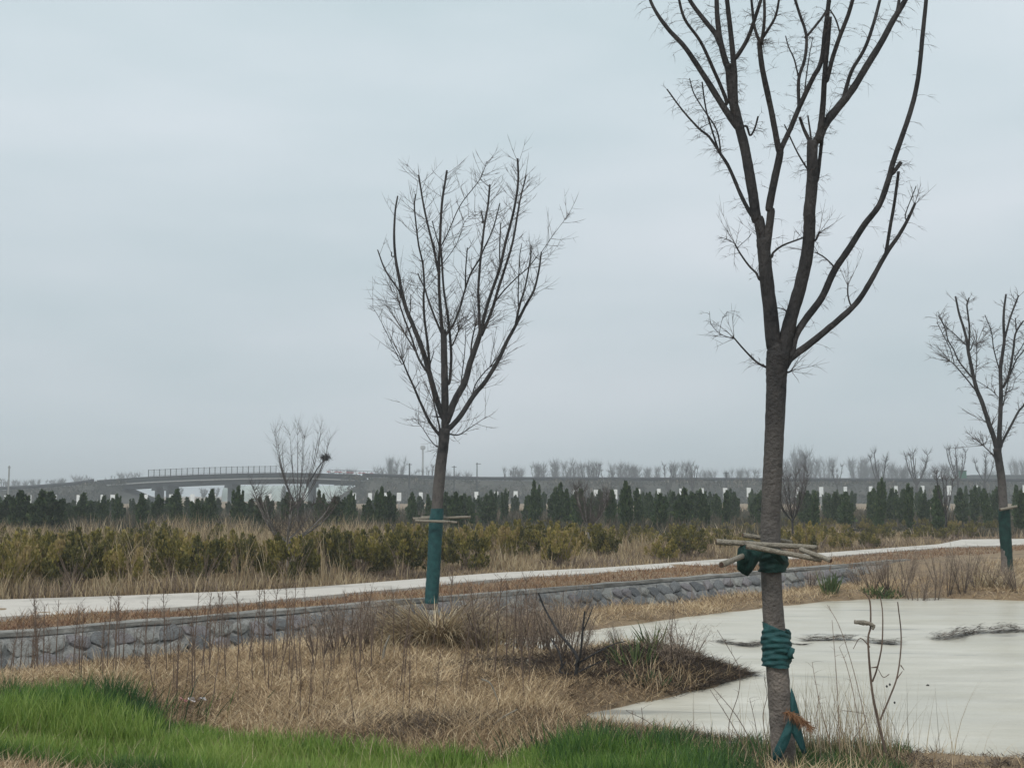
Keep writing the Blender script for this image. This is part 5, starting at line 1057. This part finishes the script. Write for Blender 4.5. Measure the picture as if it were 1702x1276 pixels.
clump('green_sedge', (980, 1258), 340, .27, .28, M['green'], 'dark green sedge tuft at the pond end of the bright grass', 'grass clump', lean=(0, .4), bend=(.1, .9), w_=.011, tm=.12, segs=4)

# stems standing in front of the pond (right foreground)
g, bs0 = pl('dead_sapling', 8.3, [([(1472, 1250, 0), (1458, 1190, 0), (1450, 1150, 0), (1445, 1100, 0), (1443, 1060, 0), (1447, 1040, 0), (1446, 1000, 0), (1438, 985, 0)], 4.5, 2.2), ([(1450, 1132, 0), (1458, 1110, -.05), (1466, 1070, -.1), (1467, 1020, -.1), (1463, 990, -.1)], 3, 1.6), ([(1463, 1195, 0), (1478, 1160, .05), (1492, 1120, .1), (1498, 1060, .1), (1492, 1000, .1)], 3.2, 1.8), ([(1489, 1130, .1), (1500, 1115, .1)], 2, 1.2), ([(1458, 1108, -.05), (1448, 1109, -.05)], 3, 1.5), ([(1446, 1075, 0), (1430, 1060, 0), (1418, 1078, 0)], 2, 1), ([(1497, 1105, .1), (1503, 1113, .1)], 2.2, 1), ([(1478, 1120, 0), (1468, 1125, 0), (1460, 1112, 0)], 1.4, 1)], M['weed'], 'tall thin forked dead sapling standing before the pond, right of the big trunk', 'plant', (1472, 1252))
b = B(); b.tube(np.array([at(x, y, 8.28) for x, y in ((1420, 1033), (1432, 1034), (1444, 1036), (1452, 1040), (1450, 1046))]) - at(1440, 1036, 8.28), [.012, .016, .014, .012, .007], 9, sub=4, wob=.12)
obj('curled_leaf', b.mesh('curled_leaf', M['pole'], True), None, tuple(at(1440, 1036, 8.28)), label='rolled dry leaf caught on the forked dead sapling', cat='leaf')
# seed heads
for x, y in ((1474, 1140), (1479, 1137), (1487, 1167)):
    b = B(); b.tube([(0, 0, -.008), (0, 0, 0), (0, 0, .008)], [.003, .008, .003], 7); o = obj('seed_pod', b.mesh('seed_pod', M['bark']), g); o.location = Vector(at(x, y, 8.32) - bs0)
reeds = [([(1448, 1240), (1430, 1160), (1415, 1100), (1395, 1040), (1375, 1005)], 'tall reed stem just left of the forked dead sapling'), ([(1395, 1230), (1392, 1150), (1387, 1080), (1383, 1030)], 'straight thin reed stem right of the big trunk'), ([(1430, 1225), (1420, 1160), (1407, 1105), (1395, 1075)], 'curved reed stem between trunk and dead sapling'), ([(1380, 1235), (1365, 1180), (1355, 1130), (1350, 1100)], 'faint bent reed right beside the big trunk'), ([(1363, 1240), (1358, 1190), (1362, 1150)], 'short reed closest right of the big trunk'),
         ([(1256, 1250), (1225, 1190), (1185, 1142)], 'dark slanting stem left of the big trunk, longer of two'), ([(1240, 1250), (1215, 1200), (1180, 1145)], 'dark slanting stem left of the big trunk, shorter of two'), ([(1214, 1235), (1212, 1200), (1228, 1150), (1228, 1110), (1210, 1075), (1192, 1046)], 'long curved thin stem with a tuft top left of the big trunk'), ([(1262, 1245), (1255, 1200), (1246, 1160)], 'short upright stem just left of the big trunk'), ([(1275, 1240), (1268, 1190), (1275, 1155), (1270, 1125)], 'wavy pale stem touching the big trunk on its left'),
         ([(1070, 1250), (1058, 1215), (1050, 1180)], 'thin brown twig above the green grass by the pond corner'), ([(1062, 1248), (1068, 1200), (1066, 1175)], 'thin branching stalk above the green grass by the pond'), ([(1155, 1240), (1150, 1210), (1142, 1195)], 'short bent stalk on the near pond bank'), ([(1100, 1245), (1085, 1205), (1040, 1180)], 'leaning fine stalk over the pond corner'),
         ([(1415, 1235), (1440, 1190), (1400, 1180)], 'low crooked straw at the pond edge'), ([(1350, 1250), (1345, 1215), (1335, 1195)], 'brown broken stalk beside the torn cloth')]
for i_, (pts, lab) in enumerate(reeds):
    D = 8.25 if i_ < 12 else 8.6; base = at(*pts[0], D); base_o = base.copy(); c = np.array([at(x, y, D + .05 * k_) for k_, (x, y) in enumerate(pts)]) - base
    c = np.concatenate((c[:1] - (0, 0, .12), c)); b = B(); b.tube(c, np.linspace(.0048 if 5 <= i_ <= 6 else .0034, .0017, len(c)), 5, sub=4)
    sp, _ = smooth_line(c, np.ones(len(c)), 6); n_ = 7; j = rng.integers(int(len(sp) * .5), len(sp), n_); d = rng.normal(size=(n_, 3)); d[:, 2] = np.abs(d[:, 2]) + .3
    twigs(b, sp[j], d, rng.uniform(.03, .10, n_), .0013, np.tile((0, 0, -.3), (n_, 1)), K=4)
    obj('dry_reed', b.mesh('dry_reed', M['weed'] if i_ >= 5 else M['shrub_twig']), None, tuple(base_o), label=lab, cat='reed', group='stems standing before the pond')
# many fine dry stems right of the trunk
b = B(); n_ = 480; X = rng.normal(-.03, .30, n_); p = gp(1395, 1245); bs_ = base3(p[0] + X, p[1] + rng.normal(-.1, .12, n_))
blades(b, bs_, rng.uniform(.15, .66, n_), .0042, rng.uniform(0, .25, n_), rng.uniform(-.1, .7, n_), rng.uniform(0, 6.28, n_), np.clip(rng.normal(.5, .3, n_), 0, 1), segs=5)
obj('fine_dry_stems', b.mesh('fine_dry_stems', M['straw']), kind='stuff', label='fine dry grass stems standing before the pond right of the trunk')

# floating reed debris on the pond
def raft(pts, wd, n, label, hz=.05, tm=.4):
    tm *= .85
    c = np.array([gp(x, y, WZ) for x, y in pts]); base = c.mean(0); c = c - base; n = int(n * 2.2); s_ = rng.random(n) * (len(c) - 1); i0 = np.minimum(s_.astype(int), len(c) - 2); f_ = (s_ - i0)[:, None]
    p = c[i0] * (1 - f_) + c[i0 + 1] * f_; p[:, 1] += rng.normal(0, wd, n) * (.4 + .6 * np.clip(vnoise(p[:, 0], p[:, 0] * 0, .22, 92) + .5, 0, 1)) + .10 * vnoise(p[:, 0], p[:, 0] * 0, .3, 93); p[:, 2] += rng.uniform(-.005, hz * .9, n) * (.35 + .65 * np.clip(vnoise(p[:, 0], p[:, 1] * 0, .16, 91) + .5, 0, 1)); dr = c[-1] - c[0]; a0 = math.atan2(dr[1], dr[0])
    n = len(p); b = B(); blades(b, p, rng.uniform(.04, .18, n), rng.uniform(.010, .026, n), rng.uniform(1.38, 1.62, n), rng.uniform(-.12, .12, n), a0 + rng.normal(0, .22, n) + np.where(rng.random(n) < .5, 3.14, 0), np.clip(rng.normal(tm, .38, n), 0, 1), segs=2)
    return obj('floating_reeds', b.mesh('floating_reeds', M['debris']), None, tuple(base), label=label, cat='reed debris', group='reed debris floating on the pond')
raft([(1552, 1062), (1600, 1056), (1650, 1050), (1702, 1048), (1760, 1044)], .13, 620, 'long raft of dead reeds floating on the pond by the right edge', .12, .5)
raft([(1192, 1068), (1220, 1070), (1245, 1074), (1265, 1070)], .07, 150, 'loose floating reed scraps left of the big trunk', .06)
raft([(1340, 1066), (1362, 1064), (1390, 1062), (1420, 1064)], .06, 190, 'low floating reed mat between big trunk and dead sapling', .07, .5)
raft([(1446, 1067), (1470, 1070), (1492, 1069)], .05, 110, 'short floating reed bundle behind the dead sapling', .08, .45)
raft([(1318, 1069), (1330, 1071), (1336, 1070)], .01, 30, 'thin reddish floating twig right of the cloth band', .02)
for (x, y, w_, lab) in ((975, 1194, 13, 'small dark clod at the pond corner'), (1542, 1139, 5, 'tiny dark floating speck in open water')):
    b = B(); c = gp(x, y, WZ); r_ = w_ / 2 * c[1] / F; b.tube([(-r_, 0, 0), (-r_ * .5, 0, r_ * .3), (0, 0, r_ * .4), (r_ * .6, 0, r_ * .3), (r_, 0, 0)], [r_ * .2, r_ * .5, r_ * .6, r_ * .45, r_ * .15], 8, wob=.15); obj('debris_clod', b.mesh('debris_clod', M['bark']), None, tuple(c), label=lab, cat='clod')
# litter
p = gp(315, 1176); g = empty('litter_scrap', tuple(p + (0, 0, .05)), label='crumpled white and pink litter scrap lying in the dry grass', cat='litter')
for k_, (dx, c_) in enumerate(((-.06, 'litter_pink'), (.03, 'litter'), (.09, 'litter'))):
    b = B(); V = np.array([(dx + random.uniform(-.05, .05), random.uniform(-.04, .04), random.uniform(-.02, .05)) for _ in range(7)]); b.add(V, np.array([(0, 1, 2), (2, 3, 4), (4, 5, 6), (0, 2, 4), (1, 3, 5), (0, 4, 6)])); obj('scrap', b.mesh('scrap', M[c_]), g)

# ------------------------------------------------------------------ haze
hz = bpy.data.materials.new('haze'); hz.use_nodes = True; t = hz.node_tree; t.nodes.clear()
v = t.nodes.new('ShaderNodeVolumePrincipled'); v.inputs['Density'].default_value = .0012; v.inputs['Color'].default_value = (.90, .945, .97, 1)
o_ = t.nodes.new('ShaderNodeOutputMaterial'); t.links.new(v.outputs[0], o_.inputs['Volume'])
b = B(); b.box((0, 600, 12.5), (3060, 1860, 30)); ho = obj('haze', b.mesh('haze', hz), kind='stuff')
